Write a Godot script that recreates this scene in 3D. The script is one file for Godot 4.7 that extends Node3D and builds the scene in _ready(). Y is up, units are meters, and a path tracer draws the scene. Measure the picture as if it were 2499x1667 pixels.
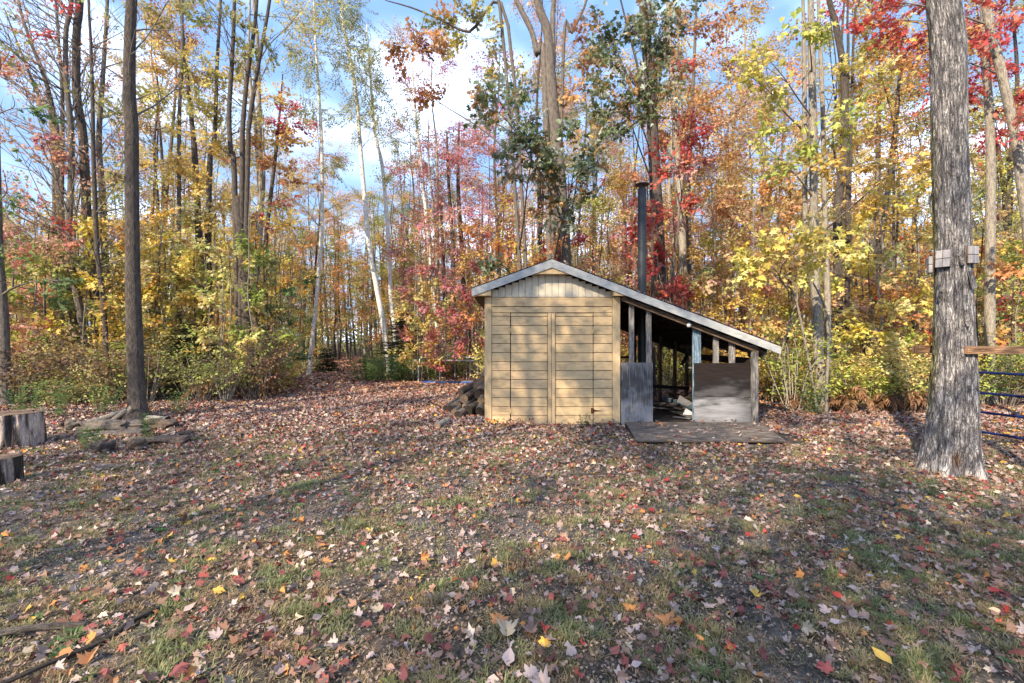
extends Node3D
# Autumn clearing with a tan garden shed and an open lean-to at the edge of a maple wood. Units are metres, y up, the camera looks along -z.

const FOCAL := 1111.0   # focal length of the photograph in its own pixels (2499 wide)
const EYE := 1.48
const SHED_Z := -8.2

var taken := {}
var M := {}
var sprig := {}
var leaf_meshes := []
var noise := FastNoiseLite.new()
var fine := FastNoiseLite.new()


class Shape:
	var v := PackedVector3Array()
	var n := PackedVector3Array()
	var c := PackedColorArray()
	var uv := PackedVector2Array()
	var idx := PackedInt32Array()

	func tri(a: Vector3, b: Vector3, d: Vector3, col: Color) -> void:
		var k := v.size()
		var nn := (d - a).cross(b - a).normalized()
		v.append(a); v.append(b); v.append(d)
		for i in 3:
			n.append(nn); c.append(col); uv.append(Vector2(v[k + i].x, v[k + i].y))
		idx.append(k); idx.append(k + 1); idx.append(k + 2)

	func face(p: Array, out: Vector3, col: Color, uvs := []) -> void:
		# a flat polygon, wound clockwise as seen from the side that out points to
		var nn := Vector3.ZERO
		for i in range(1, p.size() - 1):
			nn += ((p[i + 1] - p[0]) as Vector3).cross(p[i] - p[0])
		nn = nn.normalized()
		var flip := nn.dot(out) < 0.0
		if flip:
			nn = -nn
		var k := v.size()
		for i in p.size():
			v.append(p[i]); n.append(nn); c.append(col)
			uv.append(uvs[i] if uvs.size() else Vector2(p[i].x, p[i].y))
		for i in range(1, p.size() - 1):
			if flip:
				idx.append(k); idx.append(k + i + 1); idx.append(k + i)
			else:
				idx.append(k); idx.append(k + i); idx.append(k + i + 1)

	func box(t: Transform3D, s: Vector3, col := Color.WHITE, bevel := 0.004, shift := Vector2.ZERO) -> void:
		# a box with chamfered edges; the grain (u) runs along its longest side
		var h := s * 0.5
		var b := minf(bevel, minf(h.x, minf(h.y, h.z)) * 0.45)
		var long := s.max_axis_index()
		var map := func(q: Vector3, axis: int) -> Vector2:
			var o := [0, 1, 2]
			o.erase(axis)
			if axis != long:
				o.erase(long)
				return Vector2(q[long], q[o[0]] + 0.37 * axis) + shift
			return Vector2(q[o[0]], q[o[1]]) + shift
		var put := func(q: Array, out: Vector3, axis: int) -> void:
			var u := []
			var w := []
			for x in q:
				u.append(map.call(x, axis))
				w.append(t * (x as Vector3))
			face(w, t.basis * out, col, u)
		for a in 3:
			var b1 := (a + 1) % 3
			var b2 := (a + 2) % 3
			for sg in [-1.0, 1.0]:
				var q := []
				for e in [[-1, -1], [1, -1], [1, 1], [-1, 1]]:
					var x := Vector3.ZERO
					x[a] = h[a] * sg
					x[b1] = (h[b1] - b) * e[0]
					x[b2] = (h[b2] - b) * e[1]
					q.append(x)
				var out := Vector3.ZERO
				out[a] = sg
				put.call(q, out, a)
				for sg2 in [-1.0, 1.0]:
					var e4 := []
					for e in [[0, -1], [0, 1], [1, 1], [1, -1]]:
						var x := Vector3.ZERO
						x[a] = (h[a] if e[0] == 0 else h[a] - b) * sg
						x[b1] = (h[b1] - b if e[0] == 0 else h[b1]) * sg2
						x[b2] = (h[b2] - b) * e[1]
						e4.append(x)
					var o2 := Vector3.ZERO
					o2[a] = sg
					o2[b1] = sg2
					put.call(e4, o2, a)
		for sx in [-1.0, 1.0]:
			for sy in [-1.0, 1.0]:
				for sz in [-1.0, 1.0]:
					put.call([Vector3(h.x * sx, (h.y - b) * sy, (h.z - b) * sz), Vector3((h.x - b) * sx, h.y * sy, (h.z - b) * sz), Vector3((h.x - b) * sx, (h.y - b) * sy, h.z * sz)], Vector3(sx, sy, sz), 0)

	func tube(p: Array, r: Array, sides: int, col: Color, cap := false, swell: Variant = null, tint: Variant = null, turns := 0) -> void:
		# a tapering round limb through the points p; u goes round it, v along it in metres
		var k := v.size()
		var m := p.size()
		var along := 0.0
		var side := Vector3.RIGHT
		var dir0: Vector3 = (p[1] - p[0]).normalized()
		if absf(dir0.x) > 0.8:
			side = Vector3.FORWARD
		var t := turns
		if t == 0:
			t = maxi(1, roundi(TAU * float(r[0]) / 0.45))
		for i in m:
			var dir: Vector3 = (p[mini(i + 1, m - 1)] - p[maxi(i - 1, 0)]).normalized()
			side = (side - dir * side.dot(dir)).normalized()
			var other := dir.cross(side)
			if i > 0:
				along += (p[i] as Vector3).distance_to(p[i - 1])
			for j in sides + 1:
				var a := TAU * j / sides
				var out := side * cos(a) + other * sin(a)
				var rad: float = r[i]
				var at: Vector3 = p[i]
				if swell != null:
					rad *= swell.call(at, out, along, a)
				v.append(at + out * rad)
				n.append(out)
				uv.append(Vector2(float(j) / sides * t, along))
				c.append(tint.call(at, out, along) if tint != null else col)
		for i in m - 1:
			for j in sides:
				var a := k + i * (sides + 1) + j
				var b := a + sides + 1
				idx.append(a); idx.append(b); idx.append(a + 1)
				idx.append(a + 1); idx.append(b); idx.append(b + 1)
		if swell != null:
			smooth_from(k, m, sides)
		if cap:
			for e in [0, m - 1]:
				var q := []
				for j in sides:
					q.append(v[k + e * (sides + 1) + j])
				var out: Vector3 = (p[0] - p[1]) if e == 0 else (p[m - 1] - p[m - 2])
				face(q, out, col)

	func smooth_from(k: int, m: int, sides: int) -> void:
		# normals of a swollen limb from its own surface
		for i in m:
			for j in sides + 1:
				var jn := (j + 1) % sides
				var jp := (j - 1 + sides) % sides
				var du := v[k + i * (sides + 1) + jn] - v[k + i * (sides + 1) + jp]
				var dv := v[k + mini(i + 1, m - 1) * (sides + 1) + j] - v[k + maxi(i - 1, 0) * (sides + 1) + j]
				var nn := du.cross(dv).normalized()
				var at := k + i * (sides + 1) + j
				if nn.dot(n[at]) < 0.0:
					nn = -nn
				n[at] = nn

	func done() -> ArrayMesh:
		var a := []
		a.resize(Mesh.ARRAY_MAX)
		a[Mesh.ARRAY_VERTEX] = v
		a[Mesh.ARRAY_NORMAL] = n
		a[Mesh.ARRAY_COLOR] = c
		a[Mesh.ARRAY_TEX_UV] = uv
		a[Mesh.ARRAY_INDEX] = idx
		var m := ArrayMesh.new()
		m.add_surface_from_arrays(Mesh.PRIMITIVE_TRIANGLES, a)
		return m


# ---------------------------------------------------------------- naming helpers

func numbered(called: String) -> String:
	var k: int = taken.get(called, 0)
	taken[called] = k + 1
	return called if k == 0 else "%s_%03d" % [called, k]


func thing(called: String, label: String, category: String, at := Vector3.ZERO, group := "", turn := 0.0) -> Node3D:
	var o := Node3D.new()
	o.name = numbered(called)
	add_child(o)
	o.position = at
	o.rotation.y = turn
	o.set_meta("label", label)
	o.set_meta("category", category)
	if group:
		o.set_meta("group", group)
	return o


func part(called: String, mesh: Mesh, mat: Material, parent: Node, at := Vector3.ZERO, label := "") -> MeshInstance3D:
	var o := MeshInstance3D.new()
	o.name = called
	o.mesh = mesh
	o.material_override = mat
	o.position = at
	parent.add_child(o, true)
	if label:
		o.set_meta("label", label)
	return o


func single(called: String, label: String, category: String, mesh: Mesh, mat: Material, xf := Transform3D(), group := "") -> MeshInstance3D:
	var o := MeshInstance3D.new()
	o.name = numbered(called)
	o.mesh = mesh
	o.material_override = mat
	add_child(o)
	o.transform = xf
	o.set_meta("label", label)
	o.set_meta("category", category)
	if group != "":
		o.set_meta("group", group)
	return o


func many(called: String, mesh: Mesh, mat: Material, rows: PackedFloat32Array, parent: Node, kind := "stuff") -> MultiMeshInstance3D:
	# copies of one mesh; each has 12 numbers of placing and 4 of colour
	var mm := MultiMesh.new()
	mm.transform_format = MultiMesh.TRANSFORM_3D
	mm.use_colors = true
	mm.mesh = mesh
	mm.instance_count = rows.size() / 16
	mm.buffer = rows
	var o := MultiMeshInstance3D.new()
	o.name = called
	o.multimesh = mm
	o.material_override = mat
	parent.add_child(o, true)
	if kind:
		o.set_meta("kind", kind)
	return o


func push(rows: PackedFloat32Array, b: Basis, o: Vector3, col: Color) -> void:
	rows.append_array(PackedFloat32Array([b.x.x, b.y.x, b.z.x, o.x, b.x.y, b.y.y, b.z.y, o.y, b.x.z, b.y.z, b.z.z, o.z, col.r, col.g, col.b, 1.0]))


func spot(px: float, py: float, d: float) -> Vector3:
	# the point at depth d that was measured at that place of the photograph
	return Vector3((px - 1249.5) * d / FOCAL, EYE - (py - 833.0) * d / FOCAL, -d)


func spline(p: Array, r: Array, per: int) -> Array:
	# Catmull-Rom through the points, with the radii eased along
	var q := []
	var s := []
	for i in p.size() - 1:
		var a: Vector3 = p[maxi(i - 1, 0)]
		var b: Vector3 = p[i]
		var c: Vector3 = p[i + 1]
		var d: Vector3 = p[mini(i + 2, p.size() - 1)]
		for k in per:
			var t := float(k) / per
			q.append(b.cubic_interpolate(c, a, d, t))
			s.append(lerpf(r[i], r[i + 1], t))
	q.append(p[-1])
	s.append(r[-1])
	return [q, s]


func ground_height(x: float, z: float) -> float:
	return 0.03 * noise.get_noise_2d(x * 9.0, z * 9.0) + 0.012 * fine.get_noise_2d(x * 40.0, z * 40.0)


# ---------------------------------------------------------------- textures and materials

func picture(w: int, h: int, f: Callable, format := Image.FORMAT_RGB8) -> Image:
	var im := Image.create(w, h, false, format)
	for y in h:
		for x in w:
			im.set_pixel(x, y, f.call(x, y))
	return im


func mat(col: Color, rough := 0.85, tex: Texture2D = null, bump: Texture2D = null, relief := 0.0) -> StandardMaterial3D:
	# col is the linear base colour
	var m := StandardMaterial3D.new()
	m.albedo_color = col.linear_to_srgb()
	m.roughness = rough
	m.metallic_specular = 0.3
	m.vertex_color_use_as_albedo = true
	if tex:
		m.albedo_texture = tex
	if bump:
		m.heightmap_enabled = true
		m.heightmap_texture = bump
		m.heightmap_scale = relief
	return m


func make_materials() -> void:
	noise.seed = 11
	noise.frequency = 0.1
	noise.fractal_octaves = 3
	fine.seed = 23
	fine.frequency = 0.2
	fine.fractal_octaves = 2
	var n3 := FastNoiseLite.new()
	n3.seed = 5
	n3.frequency = 1.0
	n3.fractal_octaves = 4
	# bark: furrows that run along the trunk, periodic round it, mirrored along it
	var bark_value := func(x: int, y: int) -> float:
		var a := TAU * x / 256.0
		var t := absf(y / 256.0 - 1.0) * 5.0
		var big := 1.0 - absf(n3.get_noise_3d(cos(a) * 2.6, sin(a) * 2.6, t * 0.55)) * 2.6
		var small := n3.get_noise_3d(cos(a) * 8.0 + 9.0, sin(a) * 8.0, t * 2.4)
		return clampf(0.25 + 0.55 * (1.0 - maxf(big, 0.0) ** 2.5) + 0.35 * small, 0.0, 1.0)
	var bump := Image.create(256, 512, false, Image.FORMAT_RGB8)
	var tone := Image.create(256, 512, false, Image.FORMAT_RGB8)
	for y in 512:
		for x in 256:
			var k: float = bark_value.call(x, y)
			bump.set_pixel(x, y, Color(k, k, k))
			var a := TAU * x / 256.0
			var w := n3.get_noise_3d(cos(a) * 1.2 + 30.0, sin(a) * 1.2, absf(y / 256.0 - 1.0) * 2.0)
			var l := clampf(0.62 + 0.42 * k + 0.25 * w, 0.2, 1.0)
			tone.set_pixel(x, y, Color(l, l * (0.985 + 0.03 * w), l * (0.97 - 0.05 * w)))
	var bark_bump := ImageTexture.create_from_image(bump)
	var bark_tone := ImageTexture.create_from_image(tone)
	# shaggy plates of the great trunk: long cells with dark cracks between
	var cells := FastNoiseLite.new()
	cells.noise_type = FastNoiseLite.TYPE_CELLULAR
	cells.cellular_return_type = FastNoiseLite.RETURN_DISTANCE2_SUB
	cells.fractal_type = FastNoiseLite.FRACTAL_NONE
	cells.frequency = 1.0
	cells.seed = 12
	var near_tone := Image.create(384, 512, false, Image.FORMAT_RGB8)
	var near_bump := Image.create(384, 512, false, Image.FORMAT_RGB8)
	for y in 512:
		for x in 384:
			var a := TAU * x / 384.0
			var t := absf(y / 256.0 - 1.0) * 5.0
			var wob := 0.8 * n3.get_noise_3d(cos(a) * 1.5, sin(a) * 1.5, t * 0.9)
			var e := smoothstep(-1.0, -0.80, cells.get_noise_3d(cos(a) * 1.6 + wob, sin(a) * 1.6, t * 0.30 + wob))
			var g := n3.get_noise_3d(cos(a) * 6.0 + 9.0, sin(a) * 6.0, t * 1.1)
			var w := n3.get_noise_3d(cos(a) * 1.0 + 30.0, sin(a) * 1.0, t * 0.5)
			var l := clampf(0.56 + 0.20 * e * (0.6 + w) + 0.24 * g + 0.28 * w, 0.18, 1.0)
			near_tone.set_pixel(x, y, Color(l, l * 0.985, l * (0.985 - 0.05 * w)))
			var hgt := clampf(0.75 * e + 0.3 * g, 0.0, 1.0)
			near_bump.set_pixel(x, y, Color(hgt, hgt, hgt))
	M.bark_near = mat(Color(0.64, 0.62, 0.61), 0.92, ImageTexture.create_from_image(near_tone), ImageTexture.create_from_image(near_bump), 3.0)
	M.bark_grey = mat(Color(0.20, 0.172, 0.148), 0.92, bark_tone, bark_bump, 1.5)
	M.bark_dark = mat(Color(0.12, 0.10, 0.085), 0.92, bark_tone, bark_bump, 1.5)
	M.bark_pale = mat(Color(0.36, 0.32, 0.26), 0.92, bark_tone, bark_bump, 1.0)
	M.twig = mat(Color(0.15, 0.125, 0.105), 0.9)
	M.twig_pale = mat(Color(0.33, 0.29, 0.23), 0.9)
	# birch: white bark with short dark marks across it
	var birch := picture(128, 512, func(x: int, y: int) -> Color:
		var a := TAU * x / 128.0
		var t := absf(y / 256.0 - 1.0) * 5.0
		var mark := n3.get_noise_3d(cos(a) * 1.1, sin(a) * 1.1, t * 7.0)
		var soft := n3.get_noise_3d(cos(a) * 0.8 + 7.0, sin(a) * 0.8, t)
		var l := 0.86 + 0.12 * soft
		if mark > 0.3:
			l *= 0.25 + 0.3 * (0.6 - mark)
		return Color(l, l * 0.98, l * 0.94).clamp())
	M.birch = mat(Color(0.95, 0.93, 0.89), 0.8, ImageTexture.create_from_image(birch))
	# weathered wood: grain along u
	var grain := Image.create(512, 256, false, Image.FORMAT_RGB8)
	var paint := Image.create(512, 256, false, Image.FORMAT_RGB8)
	var wood_bump := Image.create(512, 256, false, Image.FORMAT_RGB8)
	for y in 256:
		for x in 512:
			var g := n3.get_noise_2d(absf(x - 256) * 0.006, y * 0.16)
			var s := n3.get_noise_2d(absf(x - 256) * 0.03 + 40.0, y * 0.5)
			var blot := n3.get_noise_2d(absf(x - 256) * 0.009 + 80.0, absf(y - 128) * 0.02)
			var l := clampf(0.74 + 0.42 * g + 0.2 * s + 0.28 * blot, 0.12, 1.0)
			grain.set_pixel(x, y, Color(l, l * 0.985, l * 0.96))
			var q := clampf(0.94 + 0.05 * g + 0.06 * blot + 0.04 * s, 0.0, 1.0)
			if s > 0.5 and blot > 0.05:
				q *= 0.72
			if blot < -0.3:
				q *= 0.94
			paint.set_pixel(x, y, Color(q, q * 0.995, q * 0.985))
			var hb := clampf(0.5 + 0.5 * g + 0.25 * s, 0.0, 1.0)
			wood_bump.set_pixel(x, y, Color(hb, hb, hb))
	var grain_t := ImageTexture.create_from_image(grain)
	var paint_t := ImageTexture.create_from_image(paint)
	var wood_b := ImageTexture.create_from_image(wood_bump)
	M.tan = mat(Color(0.64, 0.455, 0.25), 0.6, paint_t, wood_b, 0.12)
	M.cream = mat(Color(0.68, 0.60, 0.46), 0.65, paint_t, wood_b, 0.1)
	M.fascia = mat(Color(0.42, 0.42, 0.405), 0.7, paint_t, wood_b, 0.15)
	M.grey_wood = mat(Color(0.32, 0.30, 0.29), 0.9, grain_t, wood_b, 0.3)
	M.brown_wood = mat(Color(0.21, 0.145, 0.10), 0.9, grain_t, wood_b, 0.3)
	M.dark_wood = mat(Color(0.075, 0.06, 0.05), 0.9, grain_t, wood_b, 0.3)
	M.blue_wood = mat(Color(0.25, 0.36, 0.47), 0.7, grain_t, wood_b, 0.15)
	M.rail_wood = mat(Color(0.40, 0.235, 0.14), 0.8, grain_t, wood_b, 0.2)
	M.ply_floor = mat(Color(0.23, 0.19, 0.165), 0.9, grain_t, wood_b, 0.3)
	M.plaque = mat(Color(0.34, 0.325, 0.33), 0.85, paint_t)
	M.cut_wood = mat(Color(0.42, 0.31, 0.20), 0.9, grain_t, wood_b, 0.2)
	for m in ["tan", "cream", "fascia", "grey_wood", "brown_wood", "dark_wood", "blue_wood", "rail_wood", "ply_floor", "plaque", "cut_wood"]:
		(M[m] as StandardMaterial3D).uv1_scale = Vector3(0.8, 1.6, 1.0)
	# weather-stained plywood: black water stains that run down from the top edge of each sheet
	var stain := func(kind: int) -> ImageTexture:
		return ImageTexture.create_from_image(picture(256, 256, func(x: int, y: int) -> Color:
			var u := x / 256.0
			var t := y / 256.0
			var g := n3.get_noise_2d(x * 0.09, y * 0.012) if kind == 0 else n3.get_noise_2d(x * 0.010, y * 0.17)
			var blot := n3.get_noise_2d(x * 0.007 + 50.0 * kind, y * 0.014)
			var l := 0.0
			var warm := 0.0
			if kind == 0:
				l = 0.075 + 0.16 * smoothstep(0.3, 1.0, t + 0.5 * blot + 0.22 * g) + 0.07 * smoothstep(0.22, 0.0, t - 0.2 * g)
				l += 0.035 * g
			elif kind == 1:
				l = 0.032 + 0.085 * smoothstep(0.5, 1.05, t + 0.5 * blot) + 0.015 * g
				warm = 0.35 * (1.0 - smoothstep(0.3, 0.7, t + 0.3 * blot))
			else:
				l = 0.21 + 0.09 * blot + 0.06 * g - 0.10 * smoothstep(0.35, 0.0, t + 0.35 * blot) - 0.07 * smoothstep(0.7, 1.0, u + 0.3 * blot)
			l = clampf(l, 0.018, 0.7)
			return Color(l * (1.0 + warm * 0.5), l * (1.0 - warm * 0.15), l * (1.03 - warm * 0.4)).linear_to_srgb()))
	for k in 3:
		var m := mat(Color(1.0, 0.97, 0.95) if k != 1 else Color(0.6, 0.56, 0.54), 0.95, stain.call(k))
		m.metallic_specular = 0.12
		M["stained_%d" % k] = m
	# ground: grit with small pale stones
	var soil := Image.create(512, 512, false, Image.FORMAT_RGB8)
	var soil_h := Image.create(512, 512, false, Image.FORMAT_RGB8)
	var cell := FastNoiseLite.new()
	cell.noise_type = FastNoiseLite.TYPE_CELLULAR
	cell.frequency = 0.11
	cell.seed = 3
	for y in 512:
		for x in 512:
			var mx := absf(x - 256.0)
			var my := absf(y - 256.0)
			var a := n3.get_noise_2d(mx * 0.02, my * 0.02)
			var b := n3.get_noise_2d(mx * 0.11 + 20.0, my * 0.11)
			var s := cell.get_noise_2d(mx, my)
			var l := 0.60 + 0.22 * a + 0.26 * b
			if s < -0.86 and b > -0.1:
				l += 0.28
			l = clampf(l, 0.15, 1.0)
			soil.set_pixel(x, y, Color(l, l * (0.98 - 0.03 * a), l * (0.95 - 0.06 * a)))
			var hh := clampf(0.5 + 0.4 * b + 0.2 * a, 0.0, 1.0)
			soil_h.set_pixel(x, y, Color(hh, hh, hh))
	M.soil = mat(Color.WHITE, 0.95, ImageTexture.create_from_image(soil), ImageTexture.create_from_image(soil_h), 1.2)
	M.soil.uv1_scale = Vector3(0.55, 0.55, 1.0)
	# stone
	var rock := picture(256, 256, func(x: int, y: int) -> Color:
		var mx := absf(x - 128.0)
		var my := absf(y - 128.0)
		var l := 0.66 + 0.3 * n3.get_noise_2d(mx * 0.03, my * 0.03) + 0.25 * n3.get_noise_2d(mx * 0.14, my * 0.14 + 9.0)
		return Color(l, l * 0.97, l * 0.93).clamp())
	var rock_t := ImageTexture.create_from_image(rock)
	M.rock = mat(Color(0.27, 0.235, 0.21), 0.9, rock_t, rock_t, 0.8)
	M.rock.uv1_triplanar = true
	M.rock.uv1_scale = Vector3(2.5, 2.5, 2.5)
	# cut end of a log: rings and cracks
	var rings := picture(256, 256, func(x: int, y: int) -> Color:
		var p := Vector2(x - 128, y - 128) / 128.0
		var a := p.angle()
		var r := p.length() + 0.05 * n3.get_noise_2d(cos(a) * 1.5, sin(a) * 1.5)
		var l := 0.78 + 0.14 * sin(r * 75.0) + 0.2 * n3.get_noise_2d(x * 0.03, y * 0.03)
		if n3.get_noise_2d(cos(a) * 5.0 + 3.0, sin(a) * 5.0) > 0.35:
			l *= 0.55
		return Color(l, l * 0.95, l * 0.9).clamp())
	M.rings = mat(Color(0.33, 0.255, 0.19), 0.9, ImageTexture.create_from_image(rings))
	M.rings_dark = mat(Color(0.055, 0.047, 0.042), 0.9, ImageTexture.create_from_image(rings))
	# metal and small stuff
	M.pipe = mat(Color(0.045, 0.048, 0.052), 0.42)
	M.pipe.metallic = 0.35
	M.steel = mat(Color(0.42, 0.43, 0.44), 0.5)
	M.steel.metallic = 0.55
	M.rust = mat(Color(0.20, 0.085, 0.045), 0.9, rock_t)
	M.hinge = mat(Color(0.52, 0.37, 0.185), 0.6)
	M.gate_blue = mat(Color(0.008, 0.014, 0.075), 0.4)
	M.tarp = mat(Color(0.025, 0.10, 0.34), 0.55)
	M.pale = mat(Color(0.62, 0.62, 0.62), 0.7)
	M.shingle = mat(Color(0.085, 0.075, 0.072), 0.95, rock_t, rock_t, 0.4)
	M.glass = StandardMaterial3D.new()
	M.glass.albedo_color = Color(0.85, 0.87, 0.88, 0.25)
	M.glass.transparency = BaseMaterial3D.TRANSPARENCY_ALPHA
	M.glass.roughness = 0.08
	M.bulb = mat(Color(0.75, 0.73, 0.7), 0.5)
	# foliage
	M.leaf = foliage(Color.WHITE)
	M.litter = mat(Color.WHITE, 0.8)
	M.grass = foliage(Color.WHITE)
	M.needle = mat(Color.WHITE, 0.75)


func foliage(col: Color) -> StandardMaterial3D:
	var m := mat(col, 0.55)
	m.metallic_specular = 0.35
	m.backlight_enabled = true
	m.backlight = Color(0.9, 0.9, 0.9)
	return m


# linear leaf colours
const PALETTE := {
	"gold": [Color(0.68, 0.46, 0.11), Color(0.66, 0.52, 0.19), Color(0.62, 0.38, 0.10)],
	"yellow": [Color(0.70, 0.56, 0.13), Color(0.70, 0.60, 0.24), Color(0.54, 0.50, 0.12)],
	"lime": [Color(0.46, 0.48, 0.12), Color(0.34, 0.39, 0.09), Color(0.60, 0.54, 0.14)],
	"olive": [Color(0.36, 0.34, 0.12), Color(0.27, 0.29, 0.10), Color(0.46, 0.40, 0.15)],
	"green": [Color(0.11, 0.18, 0.055), Color(0.16, 0.23, 0.07), Color(0.09, 0.14, 0.05)],
	"orange": [Color(0.66, 0.33, 0.12), Color(0.64, 0.42, 0.18), Color(0.56, 0.25, 0.09)],
	"rust": [Color(0.44, 0.20, 0.08), Color(0.50, 0.28, 0.12), Color(0.34, 0.14, 0.07)],
	"red": [Color(0.58, 0.11, 0.09), Color(0.48, 0.07, 0.07), Color(0.62, 0.20, 0.12)],
	"pink": [Color(0.60, 0.25, 0.24), Color(0.50, 0.15, 0.16), Color(0.68, 0.44, 0.36)],
	"blush": [Color(0.66, 0.42, 0.26), Color(0.60, 0.29, 0.20), Color(0.68, 0.52, 0.30)],
	"silver": [Color(0.11, 0.15, 0.06), Color(0.46, 0.50, 0.41), Color(0.18, 0.22, 0.10), Color(0.27, 0.31, 0.18), Color(0.40, 0.23, 0.09)],
	"birch": [Color(0.34, 0.37, 0.14), Color(0.44, 0.45, 0.20), Color(0.54, 0.48, 0.19)],
	"brown": [Color(0.28, 0.17, 0.10), Color(0.34, 0.23, 0.13), Color(0.22, 0.13, 0.08)],
}


func tone_of(pal: String, rng: RandomNumberGenerator) -> Color:
	if pal == "neutral":
		return neutral(rng)
	var p: Array = PALETTE[pal]
	var a: Color = p[rng.randi() % p.size()]
	if pal != "silver":
		a = a.lerp(p[rng.randi() % p.size()], 0.5 * rng.randf())
	var k := rng.randf_range(0.75, 1.2)
	return Color(a.r * k, a.g * k * rng.randf_range(0.93, 1.07), a.b * k)


# ---------------------------------------------------------------- leaves and sprigs

const MAPLE := [Vector2(0.0, 0.0), Vector2(0.26, -0.07), Vector2(0.44, 0.02), Vector2(0.34, 0.17), Vector2(0.50, 0.29), Vector2(0.64, 0.56), Vector2(0.42, 0.52), Vector2(0.22, 0.46), Vector2(0.31, 0.74), Vector2(0.15, 0.72), Vector2(0.0, 1.0)]
const MAPLE_LOW := [Vector2(0.0, 0.0), Vector2(0.43, 0.0), Vector2(0.30, 0.22), Vector2(0.62, 0.56), Vector2(0.22, 0.48), Vector2(0.0, 1.0)]
const TORN := [Vector2(0.0, 0.0), Vector2(0.30, -0.02), Vector2(0.36, 0.2), Vector2(0.24, 0.33), Vector2(0.44, 0.48), Vector2(0.2, 0.6), Vector2(0.16, 0.82), Vector2(0.0, 0.9)]
const OVAL := [Vector2(0.0, 0.0), Vector2(0.27, 0.3), Vector2(0.24, 0.6), Vector2(0.0, 1.0)]


func leaf_into(s: Shape, t: Transform3D, outline: Array, col: Color, fold := 0.15, curl := 0.2, rng: RandomNumberGenerator = null) -> void:
	# two halves either side of the midrib, cupped and folded a little
	var mid := Vector3(0, 0.4, 0)
	var lift := func(p: Vector2, side: float) -> Vector3:
		var x := p.x * side
		var y := p.y
		return Vector3(x, y, absf(x) * fold - curl * ((y - 0.4) ** 2) + (0.12 * curl * sin(x * 7.0 + y * 5.0)))
	for side in [-1.0, 1.0]:
		var shade := 1.0 if rng == null else rng.randf_range(0.9, 1.08)
		var k: int = s.v.size()
		var q := [t * mid]
		for p in outline:
			q.append(t * (lift.call(p, side) as Vector3))
		var sum := Vector3.ZERO
		for i in range(1, q.size() - 1):
			sum += ((q[i + 1] - q[0]) as Vector3).cross(q[i] - q[0])
		var nn := sum.normalized()
		for x in q:
			s.v.append(x); s.n.append(nn); s.uv.append(Vector2.ZERO)
			s.c.append(Color(col.r * shade, col.g * shade, col.b * shade))
		for i in range(1, q.size() - 1):
			s.idx.append(k); s.idx.append(k + i); s.idx.append(k + i + 1)


func aim(dir: Vector3, up: Vector3, size := 1.0) -> Basis:
	# y along dir, z towards up
	var y := dir.normalized()
	var z := up - y * up.dot(y)
	if z.length() < 0.01:
		z = Vector3(0.3, 0.2, 1.0)
		z -= y * z.dot(y)
	z = z.normalized()
	return Basis(y.cross(z), y, z) * size


func any_dir(rng: RandomNumberGenerator) -> Vector3:
	var z := rng.randf_range(-1.0, 1.0)
	var a := rng.randf() * TAU
	var r := sqrt(1.0 - z * z)
	return Vector3(r * cos(a), z, r * sin(a))


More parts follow.
